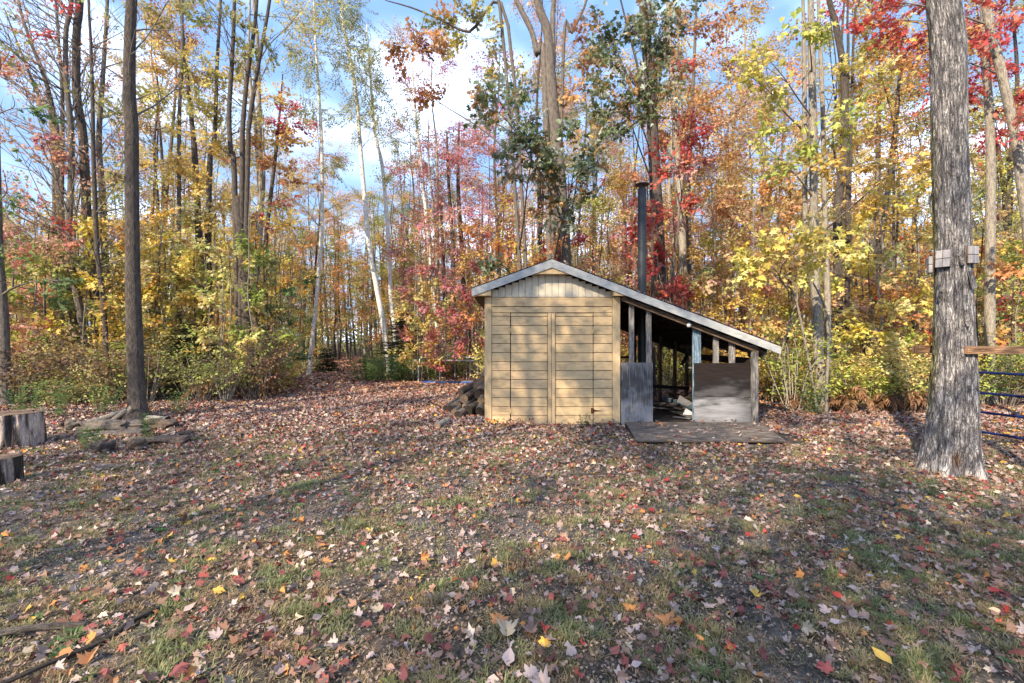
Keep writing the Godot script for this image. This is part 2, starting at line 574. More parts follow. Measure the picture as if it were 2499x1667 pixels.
func make_sprigs() -> void:
	var rng := RandomNumberGenerator.new()
	for kind in ["maple", "small", "far", "shrub"]:
		sprig[kind] = []
		for variant in 4:
			rng.seed = hash(kind) + variant * 77
			var s := Shape.new()
			var nodes: int = {"maple": 5, "small": 12, "far": 11, "shrub": 6}[kind]
			var length: float = {"maple": 0.40, "small": 0.5, "far": 0.75, "shrub": 0.38}[kind]
			var size: float = {"maple": 0.10, "small": 0.055, "far": 0.078, "shrub": 0.075}[kind]
			var outline: Array = {"maple": MAPLE_LOW, "small": OVAL, "far": MAPLE_LOW, "shrub": OVAL}[kind]
			s.tube([Vector3.ZERO, Vector3(rng.randf_range(-0.02, 0.02), length * 0.5, 0.01), Vector3(0, length, rng.randf_range(-0.05, 0.01))], [0.0035, 0.0025, 0.001], 3, Color(0.25, 0.2, 0.15))
			for k in nodes:
				for sd in [-1.0, 1.0]:
					if rng.randf() < 0.12:
						continue
					var y := length * (0.15 + 0.85 * (k + 0.5 * rng.randf()) / nodes)
					var out := Vector3(sd * rng.randf_range(0.5, 1.0), rng.randf_range(0.1, 0.9), rng.randf_range(-0.55, 0.25)).normalized()
					var stalk := size * (rng.randf_range(0.5, 1.9) if kind == "far" else rng.randf_range(0.35, 0.9))
					var at := Vector3(0, y, 0) + out * stalk
					var up := (Vector3(0, 0, 1) + any_dir(rng) * 0.65).normalized()
					var droop := (out + Vector3(0, 0, -0.5 * rng.randf())).normalized()
					var b := aim(droop, up, size * rng.randf_range(0.7, 1.2))
					var l := rng.randf_range(0.72, 1.2)
					leaf_into(s, Transform3D(b, at), outline, Color(l, l * rng.randf_range(0.92, 1.06), l * rng.randf_range(0.85, 1.1)), rng.randf_range(-0.1, 0.4), rng.randf_range(-0.1, 0.5))
			sprig[kind].append(s.done())
	for variant in 8:
		rng.seed = 900 + variant
		var s := Shape.new()
		var fold: float = [0.15, 0.75, 0.3, -0.35, 0.55, 1.0, 0.05, 0.4][variant]
		var curl: float = [0.5, 0.2, 1.3, 0.9, -0.8, 0.4, 1.6, -0.4][variant]
		# some are whole, some torn on one side, some from other trees
		var outline: Array = MAPLE if variant < 5 else TORN if variant < 7 else OVAL
		leaf_into(s, Transform3D(Basis.from_scale(Vector3([1.0, 0.85, 1.0, 0.8, 0.9, 1.0, 0.8, 1.2][variant], 1, 1)), Vector3(0, -0.42, 0)), outline, Color.WHITE, fold, curl, rng)
		s.tube([Vector3(0, -0.42, 0), Vector3(0.03, -0.62, 0.02), Vector3(0.08, -0.8, 0.0)], [0.016, 0.012, 0.01], 3, Color(0.8, 0.7, 0.6))
		leaf_meshes.append(s.done())


# ---------------------------------------------------------------- trees

func tree(called: String, label: String, stems: Array, blobs: Array, o := {}) -> Node3D:
	# stems: [points, radii] each; blobs: [centre, half size, sprigs, palette] each
	var rng := RandomNumberGenerator.new()
	rng.seed = o.get("seed", hash(label))
	var base: Vector3 = stems[0][0][0]
	base.y = 0.0
	var root := thing(called, label, o.get("category", "tree"), base, o.get("group", ""))
	var bark: Material = M[o.get("bark", "bark_grey")]
	var rows := [PackedFloat32Array(), PackedFloat32Array()]
	var twigs := Shape.new()
	var lines := []
	for st in stems:
		var p := []
		for x in st[0]:
			p.append(x - base)
		var sm := spline(p, st[1], 5 if p.size() > 2 else 8)
		lines.append(sm)
		var s := Shape.new()
		var ph := rng.randf() * 9.0
		var knobs := func(at: Vector3, out: Vector3, along: float, a: float) -> float:
			return 1.0 + 0.09 * noise.get_noise_3d(at.x * 8.0 + out.x * 4.0 + ph, at.y * 7.0, out.z * 4.0 + ph) + (0.45 * exp(-maxf(along, 0.0) * 5.0) * (0.7 + 0.5 * sin(a * 4.0 + ph)) if o.get("flare", true) else 0.0)
		s.tube(sm[0], sm[1], 12 if float(st[1][0]) > 0.06 else 7, o.get("tint", Color.WHITE), false, knobs)
		part("trunk" if stems.size() < 3 else "stem", s.done(), bark, root)
	var size: float = o.get("leaf", 1.0)
	var kind: String = o.get("kind", "maple")
	for b in blobs:
		crown_blob(b, base, lines, twigs, rows, rng, size, kind, o)
	if o.has("bare"):
		bare_fan(o.bare, lines, twigs, rows, rng, size)
	if twigs.v.size():
		part("branches", twigs.done(), M[o.get("twig", "twig")], root).set_meta("kind", "stuff")
	for k in 2:
		if rows[k].size():
			many("crown", sprig[kind][(k * 2 + rng.randi()) % 4], M.leaf, rows[k], root)
	return root


func crown_blob(b: Array, base: Vector3, lines: Array, twigs: Shape, rows: Array, rng: RandomNumberGenerator, size: float, kind: String, o: Dictionary) -> void:
	var c: Vector3 = b[0] - base
	var r: Vector3 = b[1]
	var n: int = roundi(b[2] * o.get("dense", 1.0))
	# the limb leaves the trunk below the clump and rises to it
	var rise: float = o.get("rise", 0.45)
	var best := Vector3.ZERO
	var thick := 0.02
	var score := 1e9
	for sm in lines:
		for i in range(2, sm[0].size()):
			var p: Vector3 = sm[0][i]
			var flat := Vector2(p.x - c.x, p.z - c.z).length()
			var e := absf(c.y - p.y - flat * rise) + 0.5 * flat
			if e < score:
				score = e
				best = p
				thick = sm[1][i]
	var reach := best.distance_to(c)
	var limb := [best, best.lerp(c, 0.35) + Vector3(rng.randf_range(-0.1, 0.1), 0.04 * reach, rng.randf_range(-0.1, 0.1)), best.lerp(c, 0.7) + Vector3(rng.randf_range(-0.12, 0.12), 0.06 * reach, rng.randf_range(-0.12, 0.12)), c + Vector3(0, r.y * 0.2, 0)]
	var lr := clampf(0.008 + 0.007 * reach, 0.008, thick * 0.6)
	var sm := spline(limb, [lr, lr * 0.75, lr * 0.5, lr * 0.25], 4)
	if reach > 0.4:
		twigs.tube(sm[0], sm[1], 5, Color.WHITE)
	var m := maxi(2, n / 7)
	var left := n
	for i in m:
		var t := rng.randf_range(0.35, 1.0)
		var q: Vector3 = sm[0][clampi(int(t * 12.0), 0, 12)]
		var d := any_dir(rng) * (rng.randf() ** 0.4)
		var to := c + d * r
		if q.distance_to(to) > r.length() * 1.6:
			q = c + d * r * 0.2
		var mid := q.lerp(to, 0.5) + Vector3(rng.randf_range(-0.08, 0.08), 0.06 * q.distance_to(to), rng.randf_range(-0.08, 0.08))
		twigs.tube([q, mid, to], [lr * 0.35 + 0.002, lr * 0.22 + 0.0015, 0.0015], 3, Color.WHITE)
		var take := mini(left, 7)
		left -= take
		for j in take:
			var u := rng.randf_range(0.25, 1.0)
			var at := q.lerp(mid, u * 2.0) if u < 0.5 else mid.lerp(to, u * 2.0 - 1.0)
			var dir := (to - q).normalized() + any_dir(rng) * 0.8 + Vector3(0, -0.15, 0)
			var basis := aim(dir, Vector3.UP + any_dir(rng) * 0.5, size * rng.randf_range(0.75, 1.2))
			push(rows[rng.randi() % 2], basis, at, tone_of(b[3], rng))


func bare_fan(f: Dictionary, lines: Array, twigs: Shape, rows: Array, rng: RandomNumberGenerator, size: float) -> void:
	# long straight branches with few leaves, rising outwards from the trunks
	for i in f.n:
		var sm: Array = lines[rng.randi() % lines.size()]
		var k := 0
		for tries in 12:
			k = rng.randi_range(3, sm[0].size() - 1)
			if sm[0][k].y > f.low and sm[0][k].y < f.high:
				break
		var from: Vector3 = sm[0][k]
		var lean: Vector3 = f.lean
		var dir := (any_dir(rng) * Vector3(1, 0.35, 1) + lean + Vector3(0, f.get("rise", 1.0), 0)).normalized()
		var long := rng.randf_range(1.2, f.long)
		var pts := [from]
		var d := dir
		for j in 4:
			d = (d + any_dir(rng) * 0.13 + Vector3(0, 0.05, 0)).normalized()
			pts.append(pts[-1] + d * long / 4.0)
		var r0 := minf(float(sm[1][k]) * 0.55, 0.007 + 0.006 * long)
		twigs.tube(pts, [r0, r0 * 0.75, r0 * 0.5, r0 * 0.3, 0.001], 4, Color.WHITE)
		for j in int(f.get("subs", 6)):
			var t := rng.randf_range(0.25, 1.0)
			var at: Vector3 = pts[clampi(int(t * 4.0), 0, 3)].lerp(pts[clampi(int(t * 4.0) + 1, 0, 4)], fposmod(t * 4.0, 1.0))
			var d2 := (d + any_dir(rng) * 0.8 + Vector3(0, 0.25, 0)).normalized()
			var l2 := rng.randf_range(0.4, 1.1)
			var end := at + d2 * l2 + any_dir(rng) * 0.1
			twigs.tube([at, at.lerp(end, 0.5) + any_dir(rng) * 0.05, end], [r0 * 0.4, r0 * 0.25, 0.001], 3, Color.WHITE)
			if rng.randf() < f.get("leafy", 0.2):
				push(rows[rng.randi() % 2], aim(d2, Vector3.UP + any_dir(rng) * 0.4, size * rng.randf_range(0.6, 1.0)), at.lerp(end, 0.7), tone_of(f.pal, rng))


# shapes that many trees of the wood share: each is a set of meshes and of sprig placings
var moulds := {}


func make_mould(called: String, height: float, radius: float, low: float, spread: float, sprigs: int, clumps: int, sd: int, kind := "far", fork := false) -> void:
	var rng := RandomNumberGenerator.new()
	rng.seed = sd
	var p := [Vector3(0, -0.1, 0)]
	var r := [radius]
	var steps := 6
	for i in steps:
		var y := height * (i + 1.0) / steps
		p.append(Vector3(rng.randf_range(-0.02, 0.02) * height * 0.8, y, rng.randf_range(-0.02, 0.02) * height * 0.8) + Vector3(p[-1].x, 0, p[-1].z) * 0.8)
		r.append(lerpf(radius * 0.85, 0.012, pow((i + 1.0) / steps, 1.2)))
	var lines := [spline(p, r, 3)]
	if fork:
		var k := 6
		var f0: Vector3 = lines[0][0][k]
		var q := [f0]
		var qr := [float(lines[0][1][k]) * 0.8]
		var dir := Vector3(rng.randf_range(-0.3, 0.3), 1, rng.randf_range(-0.3, 0.3))
		for i in 4:
			q.append(q[-1] + dir * (height - f0.y) / 4.5 + any_dir(rng) * 0.15)
			qr.append(lerpf(qr[0], 0.012, (i + 1.0) / 4.0))
		lines.append(spline(q, qr, 3))
	var wood := Shape.new()
	for sm in lines:
		wood.tube(sm[0], sm[1], 8 if radius > 0.05 else 5, Color.WHITE)
	var twigs := Shape.new()
	var rows := [PackedFloat32Array(), PackedFloat32Array()]
	for i in clumps:
		var y := height * lerpf(low, 1.0, (i + rng.randf()) / clumps)
		var a := i * 2.4 + rng.randf()
		var taper := 1.0 - 0.55 * absf(y / height - 0.6)
		var far := spread * taper * rng.randf_range(0.35, 1.0)
		var sm: Array = lines[rng.randi() % lines.size()]
		var trunk: Vector3 = sm[0][clampi(int(y / height * 18.0), 0, sm[0].size() - 1)]
		var c := Vector3(trunk.x + cos(a) * far, y, trunk.z + sin(a) * far)
		var size := spread * rng.randf_range(0.28, 0.5)
		crown_blob([c, Vector3(size, size * 0.55, size), sprigs / clumps, "neutral"], Vector3.ZERO, lines, twigs, rows, rng, 1.0, kind, {})
	moulds[called] = {"wood": wood.done(), "twigs": twigs.done(), "rows": rows, "kind": kind, "sd": sd}


func from_mould(called: String, mould: String, label: String, category: String, at: Vector3, group: String, leaf: Material, bark: Material, turn: float, scale_by: Vector3) -> Node3D:
	var m: Dictionary = moulds[mould]
	if not m.has("first"):
		var root := thing(called, label, category, at, group, turn)
		part("trunk" if category == "tree" else "stems", m.wood, bark, root)
		part("branches", m.twigs, M.twig, root).set_meta("kind", "stuff")
		for k in 2:
			if m.rows[k].size():
				many("crown" if category == "tree" else "foliage", sprig[m.kind][(m.sd + k) % 4], leaf, m.rows[k], root)
		m.first = root
		root.scale = scale_by
		return root
	var c: Node3D = m.first.duplicate()
	c.name = numbered(called)
	add_child(c)
	c.position = at
	c.rotation.y = turn
	c.scale = scale_by
	c.set_meta("label", label)
	c.set_meta("category", category)
	c.set_meta("group", group)
	for ch in c.get_children():
		if ch is MultiMeshInstance3D:
			ch.material_override = leaf
		elif ch.name.begins_with("trunk") or ch.name.begins_with("stems"):
			ch.material_override = bark
	return c


func shrub_mould(called: String, height: float, spread: float, stems: int, sprigs: int, sd: int) -> void:
	var rng := RandomNumberGenerator.new()
	rng.seed = sd
	var wood := Shape.new()
	var twigs := Shape.new()
	var rows := [PackedFloat32Array(), PackedFloat32Array()]
	for i in stems:
		var a := TAU * (i + rng.randf()) / stems
		var far := spread * rng.randf_range(0.2, 1.0)
		var h := height * rng.randf_range(0.55, 1.0)
		var b := Vector3(cos(a), 0, sin(a)) * 0.1
		var top := Vector3(cos(a) * far, h, sin(a) * far)
		var mid := b.lerp(top, 0.5) + Vector3(0, 0.12 * h, 0) + any_dir(rng) * 0.08
		var sm := spline([b + Vector3(0, -0.05, 0), mid, top], [0.011, 0.007, 0.002], 4)
		wood.tube(sm[0], sm[1], 4, Color.WHITE)
		for j in sprigs / stems:
			var t := rng.randf_range(0.25, 1.0)
			var at: Vector3 = sm[0][clampi(int(t * 8.0), 0, 8)]
			var dir := (Vector3(cos(a), 0.7, sin(a)) + any_dir(rng) * 0.9).normalized()
			var l2 := rng.randf_range(0.1, 0.45)
			if j % 2 == 0:
				twigs.tube([at, at + dir * l2 * 0.5, at + dir * l2], [0.004, 0.003, 0.001], 3, Color.WHITE)
			push(rows[rng.randi() % 2], aim(dir + any_dir(rng) * 0.4, Vector3.UP + any_dir(rng) * 0.5, rng.randf_range(0.7, 1.15)), at + dir * l2 * rng.randf(), neutral(rng))
	moulds[called] = {"wood": wood.done(), "twigs": twigs.done(), "rows": rows, "kind": "shrub", "sd": sd}


func neutral(rng: RandomNumberGenerator) -> Color:
	var k := rng.randf_range(0.65, 1.15)
	return Color(k * rng.randf_range(0.85, 1.08), k * rng.randf_range(0.82, 1.12), k * rng.randf_range(0.7, 1.2))


# ---------------------------------------------------------------- the shed

func sx(u: float) -> float:   # front elevation of the shed, measured in units of 2.83 mm
	return (u * 0.3828 - 149.5) * 0.0073807


func sy(w: float) -> float:
	return EYE - (w * 0.3828 - 253.0) * 0.0073807


func roof_top(x: float) -> float:
	return 2.934 - (0.702 - x) * 0.3665 if x < 0.702 else 2.934 - (x - 0.702) * 0.382


func board_mesh(size: Vector3, rng: RandomNumberGenerator, bevel := 0.004, spread := 0.06) -> ArrayMesh:
	var s := Shape.new()
	var k := 1.0 + rng.randf_range(-spread, spread)
	s.box(Transform3D(), size, Color(k, k * rng.randf_range(0.985, 1.01), k * rng.randf_range(0.97, 1.02)), bevel, Vector2(rng.randf() * 5.0, rng.randf() * 5.0))
	return s.done()


func prism(p: Array, z0: float, z1: float, col := Color.WHITE, shift := 0.0) -> ArrayMesh:
	# an outline in x and y given depth from z0 (front) to z1
	var s := Shape.new()
	var f := []
	var b := []
	var u := []
	var mid := Vector3.ZERO
	for q in p:
		f.append(Vector3(q.x, q.y, z0))
		b.append(Vector3(q.x, q.y, z1))
		u.append(Vector2(q.x + shift, q.y))
		mid += Vector3(q.x, q.y, (z0 + z1) * 0.5) / p.size()
	s.face(f, Vector3(0, 0, signf(z0 - z1)), col, u)
	s.face(b, Vector3(0, 0, signf(z1 - z0)), col, u)
	for i in p.size():
		var j := (i + 1) % p.size()
		var e: Vector3 = f[j] - f[i]
		var out := Vector3(e.y, -e.x, 0)
		if out.dot((f[i] + f[j]) * 0.5 - mid) < 0.0:
			out = -out
		var l := e.length()
		s.face([f[i], f[j], b[j], b[i]], out, col, [Vector2(shift, 0), Vector2(shift + l, 0), Vector2(shift + l, absf(z0 - z1)), Vector2(shift, absf(z0 - z1))])
	return s.done()


func beam(a: Vector3, b: Vector3, w: float, h: float, rng: RandomNumberGenerator, bevel := 0.004) -> Array:
	# a straight timber from a to b: [mesh, transform]
	var d := b - a
	var x := d.normalized()
	var up := Vector3.UP if absf(x.y) < 0.9 else Vector3.BACK
	var z := x.cross(up).normalized()
	var y := z.cross(x)
	return [board_mesh(Vector3(d.length(), h, w), rng, bevel, 0.12), Transform3D(Basis(x, y, z), (a + b) * 0.5)]


func timber(called: String, a: Vector3, b: Vector3, w: float, h: float, m: Material, parent: Node, rng: RandomNumberGenerator, label := "") -> MeshInstance3D:
	var t := beam(a, b, w, h, rng)
	var o := part(called, t[0], m, parent, Vector3.ZERO, label)
	o.transform = t[1]
	return o


func make_shed() -> void:
	var rng := RandomNumberGenerator.new()
	rng.seed = 4
	var z := SHED_Z
	var root := thing("garden_shed", "tan board-sided shed with double doors, gable roof and open grey lean-to", "shed")
	# front wall: dark sheathing, and the boards on it left and right of the doors
	var left := sx(262)
	var right := sx(1030)
	var wall := part("front_wall", board_mesh(Vector3(right - left + 0.2, sy(378) - 0.03, 0.03), rng), M.dark_wood, root, Vector3((left + right) * 0.5, sy(378) * 0.5 + 0.03, z - 0.045))
	wall.position.y = sy(378) * 0.5 + 0.02
	var boards := [[262, 1030, 379, 437], [262, 1030, 440, 477]]
	var ys := [478, 500, 558, 616, 674, 732, 789, 846, 902, 960, 1018, 1075, 1131, 1184]
	for i in 13:
		boards.append([262, 379, ys[i] + (1 if i else 0), ys[i + 1] - 1])
		boards.append([910, 1030, ys[i] + (1 if i else 0), ys[i + 1] - 1])
	for b in boards:
		var w := sx(b[1]) - sx(b[0]) - 0.003
		var h := sy(b[2]) - sy(b[3]) - 0.002
		var o := part("board", board_mesh(Vector3(w, h, 0.022), rng, 0.005, 0.035), M.tan, wall)
		o.position = Vector3((sx(b[0]) + sx(b[1])) * 0.5, (sy(b[2]) + sy(b[3])) * 0.5, z - 0.011) - wall.position
		o.rotation.x = -0.028
	# the two doors
	for sd in 2:
		var x0 := 384.0 if sd == 0 else 666.0
		var x1 := 616.0 if sd == 0 else 906.0
		var door := part("door", board_mesh(Vector3(sx(x1) - sx(x0) + 0.06, sy(482) - sy(1180), 0.015), rng), M.dark_wood, root, Vector3((sx(x0) + sx(x1)) * 0.5, (sy(482) + sy(1180)) * 0.5, z - 0.021))
		for i in 13:
			var top: float = ys[i] + (3.0 if i == 0 else 3.0)
			var low: float = ys[i + 1] + 1.0 + (4.0 if i == 12 else 0.0)
			var o := part("board", board_mesh(Vector3(sx(x1) - sx(x0), sy(top) - sy(low) - 0.002, 0.022), rng, 0.005, 0.035), M.tan, door)
			o.position = Vector3((sx(x0) + sx(x1)) * 0.5, (sy(top) + sy(low)) * 0.5, z - 0.006) - door.position
			o.rotation.x = -0.028
		var bx := [617.5, 640.0] if sd == 0 else [642.0, 664.5]
		var bt := part("batten", board_mesh(Vector3(sx(bx[1]) - sx(bx[0]), sy(479) - sy(1190), 0.024), rng, 0.004, 0.03), M.tan, door)
		bt.position = Vector3((sx(bx[0]) + sx(bx[1])) * 0.5, (sy(479) + sy(1190)) * 0.5, z + 0.018) - door.position
		for hy in [588.0, 1102.0]:
			var hx := 384.0 if sd == 0 else 907.0
			var out := -1.0 if sd == 0 else 1.0
			var hs := Shape.new()
			var c := Vector3(sx(hx), sy(hy), z + 0.008)
			hs.box(Transform3D(Basis(), c + Vector3(-out * 0.022, 0, 0)), Vector3(0.034, 0.105, 0.006), Color.WHITE, 0.002)
			hs.box(Transform3D(Basis(), c + Vector3(out * 0.012, 0, 0)), Vector3(0.020, 0.07, 0.006), Color.WHITE, 0.002)
			hs.tube([c + Vector3(0, -0.055, 0.004), c + Vector3(0, 0.055, 0.004)], [0.008, 0.008], 8, Color.WHITE, true)
			hs.face([c + Vector3(out * 0.02, 0.016, 0.002), c + Vector3(out * 0.15, 0.003, 0.002), c + Vector3(out * 0.15, -0.003, 0.002), c + Vector3(out * 0.02, -0.016, 0.002)], Vector3(0, 0, 1), Color.WHITE)
			var rusty: bool = sd == 1 and hy > 1000.0
			var hm := part("hinge", hs.done(), M.rust if rusty else M.hinge, door, -door.position, "rusty strap hinge" if rusty else "")
			hm.position = -door.position
	# corner boards, side and back walls
	for cb in [[216.0, 261.0], [1031.0, 1080.0]]:
		part("corner_board", board_mesh(Vector3(sx(cb[1]) - sx(cb[0]), sy(377) - sy(1182), 0.03), rng, 0.005, 0.02), M.tan, root, Vector3((sx(cb[0]) + sx(cb[1])) * 0.5, (sy(377) + sy(1182)) * 0.5, z - 0.002))
	for sd in 2:
		var x := sx(218) if sd == 0 else sx(1078)
		var side := part("side_wall", board_mesh(Vector3(0.03, 2.24, 2.78), rng), M.dark_wood, root, Vector3(x + (0.03 if sd == 0 else -0.03), 1.14, z - 1.42))
		for i in 14:
			var o := part("board", board_mesh(Vector3(0.022, 0.157, 2.78), rng, 0.005, 0.04), M.tan, side)
			o.position = Vector3(-0.025 if sd == 0 else 0.025, -1.04 + 0.16 * i, 0.0)
	part("back_wall", board_mesh(Vector3(sx(1078) - sx(218), 2.24, 0.04), rng), M.tan, root, Vector3((sx(218) + sx(1078)) * 0.5, 1.14, z - 2.83))
	# gable: upright boards whose tops step up under the roof
	var gable := part("gable", prism([Vector2(left, sy(378)), Vector2(right, sy(378)), Vector2(right, roof_top(right) - 0.24), Vector2(0.702, 2.62), Vector2(left, roof_top(left) - 0.24)], z - 0.03, z - 0.05), M.dark_wood, root)
	var nb := 18
	for i in nb:
		var a := lerpf(left, right, float(i) / nb)
		var b := lerpf(left, right, float(i + 1) / nb)
		var top := (roof_top(a) + roof_top(b)) * 0.5 - 0.152
		var h := top - sy(377)
		var o := part("board", board_mesh(Vector3(b - a - 0.004, h, 0.02), rng, 0.004, 0.03), M.cream, gable)
		o.position = Vector3((a + b) * 0.5, sy(377) + h * 0.5, z - 0.012)
	# roof deck, shingles, rafters, fascia
	var zf := -8.0
	var zb := -11.35
	var ridge := Vector2(0.702, 2.934)
	var el := Vector2(-0.71, roof_top(-0.71))
	var er := Vector2(4.726, roof_top(4.726))
	var roof := part("roof", prism([ridge + Vector2(0, -0.022), er + Vector2(0, -0.022), er + Vector2(0, -0.04), ridge + Vector2(0, -0.042), el + Vector2(0, -0.04), el + Vector2(0, -0.022)], zf - 0.03, zb), M.brown_wood, root)
	var sh := Shape.new()
	for sd in 2:
		var to: Vector2 = el if sd == 0 else er
		var dir := (to - ridge).normalized()
		var len := ridge.distance_to(to)
		var up := Vector2(-dir.y, dir.x)
		if up.y < 0.0:
			up = -up
		var k := 0.0
		while k < len:
			var e := minf(k + 0.30, len + 0.01)
			var c := ridge + dir * (k + e) * 0.5 + up * (0.004)
			var ang := atan2(dir.y, dir.x) + (0.018 if sd == 0 else -0.018)
			sh.box(Transform3D(Basis(Vector3(0, 0, 1), ang), Vector3(c.x, c.y, (zf + zb) * 0.5 - 0.01)), Vector3(e - k, 0.007, absf(zb - zf) + 0.02), Color.WHITE * rng.randf_range(0.85, 1.15), 0.001, Vector2(rng.randf(), rng.randf()))
			k += 0.14
	part("shingles", sh.done(), M.shingle, roof)
	for sd in 2:
		var to: Vector2 = el if sd == 0 else er
		var p := [ridge + Vector2(0.001 if sd else -0.001, -0.008), to + Vector2(0, -0.008), to + Vector2(0, -0.142), ridge + Vector2(0.001 if sd else -0.001, -0.152)]
		part("fascia", prism(p, zf, zf - 0.022, Color.WHITE, 2.0 * sd), M.fascia, roof)
		# boxed ends of the eaves, painted like the walls
		if sd == 0:
			part("eave_return", prism([Vector2(-0.67, 2.29), Vector2(-0.37, 2.29), Vector2(-0.37, 2.40), Vector2(-0.60, 2.33)], zf - 0.025, z - 0.02), M.tan, roof)
			part("soffit", prism([Vector2(-0.69, 2.27), Vector2(-0.50, 2.27), Vector2(-0.50, 2.285), Vector2(-0.69, 2.285)], z - 0.02, zb + 0.1), M.brown_wood, roof)
		else:
			part("eave_return", prism([Vector2(1.80, 2.29), Vector2(2.13, 2.29), Vector2(1.80, 2.42)], zf - 0.025, z - 0.02), M.tan, roof)
	part("ridge_block", prism([Vector2(0.38, 2.675), Vector2(1.02, 2.675), Vector2(0.702, 2.79)], zf - 0.025, z + 0.02), M.tan, roof)
	for i in 5:
		var rz := -8.32 - 0.70 * i
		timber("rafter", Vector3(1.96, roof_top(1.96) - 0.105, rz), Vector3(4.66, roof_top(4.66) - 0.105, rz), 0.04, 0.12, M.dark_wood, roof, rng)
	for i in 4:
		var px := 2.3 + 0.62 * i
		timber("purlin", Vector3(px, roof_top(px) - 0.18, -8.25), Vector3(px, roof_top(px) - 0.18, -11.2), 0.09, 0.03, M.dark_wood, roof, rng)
	# the open lean-to
	timber("sloping_plate", Vector3(1.96, roof_top(1.96) - 0.20, -8.15), Vector3(4.42, roof_top(4.42) - 0.20, -8.15), 0.04, 0.085, M.brown_wood, root, rng)
	for pst in [[1140, 1172, 385, 1180, "grey_wood"], [1250, 1283, 430, 1180, "grey_wood"], [1550, 1602, 560, 1190, "blue_wood"], [1680, 1714, 608, 1190, "grey_wood"], [1782, 1818, 646, 1190, "grey_wood"]]:
		var w := sx(pst[1]) - sx(pst[0])
		var o := part("post", board_mesh(Vector3(w, sy(pst[2]) - sy(pst[3]) + 0.06, 0.045), rng, 0.004, 0.08), M[pst[4]], root, Vector3((sx(pst[0]) + sx(pst[1])) * 0.5, (sy(pst[2]) + sy(pst[3])) * 0.5 + 0.03, z - 0.045 + (0.03 if pst[4] == "blue_wood" else 0.0)))
		if pst[4] == "blue_wood":
			o.set_meta("label", "pale blue painted post")
			o.position.z = z - 0.06
	part("post", board_mesh(Vector3(sx(1950) - sx(1915), sy(684) - sy(1220), 0.09), rng, 0.005, 0.05), M.grey_wood, root, Vector3((sx(1915) + sx(1950)) * 0.5, (sy(684) + sy(1220)) * 0.5, z + 0.02))
	for pn in [[1085, 1287, 795, 1188, 0], [1550, 1908, 798, 1014, 1], [1550, 1911, 1016, 1200, 2]]:
		var s := Shape.new()
		var x0 := sx(pn[0])
		var x1 := sx(pn[1])
		var y1 := sy(pn[2])
		var y0 := sy(pn[3])
		s.box(Transform3D(Basis(), Vector3((x0 + x1) * 0.5, (y0 + y1) * 0.5, 0)), Vector3(x1 - x0, y1 - y0, 0.014), Color.WHITE, 0.002)
		for i in s.v.size():
			s.uv[i] = Vector2(clampf((s.v[i].x - x0) / (x1 - x0), 0.01, 0.99), clampf((y1 - s.v[i].y) / (y1 - y0), 0.01, 0.99))
		part("plywood_panel", s.done(), M["stained_%d" % pn[4]], root, Vector3(0, 0, z + 0.007 + 0.002 * pn[4]), ["grey plywood panel with black streaks", "upper plywood sheet stained almost black", "lower plywood sheet weathered pale grey"][pn[4]])
	# the back of the lean-to, open between its posts
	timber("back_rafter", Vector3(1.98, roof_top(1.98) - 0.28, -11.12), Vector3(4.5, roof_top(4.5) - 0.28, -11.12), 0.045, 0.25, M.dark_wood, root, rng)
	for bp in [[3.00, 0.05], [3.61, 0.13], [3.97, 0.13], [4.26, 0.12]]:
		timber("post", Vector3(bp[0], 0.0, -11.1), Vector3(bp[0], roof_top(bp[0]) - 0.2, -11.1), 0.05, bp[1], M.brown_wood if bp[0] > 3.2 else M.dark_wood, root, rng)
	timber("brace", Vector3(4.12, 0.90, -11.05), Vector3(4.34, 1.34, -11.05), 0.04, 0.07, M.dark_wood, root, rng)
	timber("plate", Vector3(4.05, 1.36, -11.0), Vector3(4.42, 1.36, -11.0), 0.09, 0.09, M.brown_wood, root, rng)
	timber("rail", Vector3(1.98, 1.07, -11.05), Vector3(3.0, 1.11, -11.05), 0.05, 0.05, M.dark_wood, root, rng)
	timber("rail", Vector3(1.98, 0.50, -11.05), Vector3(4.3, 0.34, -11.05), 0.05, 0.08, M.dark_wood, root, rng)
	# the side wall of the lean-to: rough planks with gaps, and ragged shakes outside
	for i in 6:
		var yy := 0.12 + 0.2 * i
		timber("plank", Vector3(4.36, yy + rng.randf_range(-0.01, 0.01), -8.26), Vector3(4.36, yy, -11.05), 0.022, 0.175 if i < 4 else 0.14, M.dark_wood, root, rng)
	timber("shelf", Vector3(3.3, 0.99, -8.40), Vector3(4.30, 0.985, -8.40), 0.25, 0.03, M.grey_wood, root, rng)
	for i in 14:
		var yy := 0.62 + 0.105 * (i % 7)
		var zz := -8.32 - 0.16 * (i / 7) - rng.randf() * 0.06
		var o := part("shake", board_mesh(Vector3(0.012, 0.20, 0.12), rng, 0.003, 0.2), M.brown_wood if i % 3 else M.grey_wood, root, Vector3(4.45 + 0.02 * rng.randf(), yy, zz))
		o.rotation = Vector3(rng.randf_range(-0.25, 0.25), rng.randf_range(-0.5, 0.3), rng.randf_range(0.35, 0.75))
	for i in 3:
		var o := part("shake", board_mesh(Vector3(0.26, 0.014, 0.10), rng, 0.003, 0.2), M.grey_wood, root, Vector3(4.52 + 0.03 * i, 1.30 - 0.02 * i, -8.28 - 0.1 * i))
		o.rotation = Vector3(0.2 * i, 0.3, -0.5 - 0.12 * i)
	# stovepipe with its rain cap
	var pc := Vector3(2.745, 0, -9.6)
	var pipe := Shape.new()
	var pr := 0.088
	pipe.tube([pc + Vector3(0, 0.1, 0), pc + Vector3(0, 2.5, 0), pc + Vector3(0.0, 3.6, 0), pc + Vector3(0, 4.66, 0)], [pr, pr, pr, pr], 24, Color.WHITE, true)
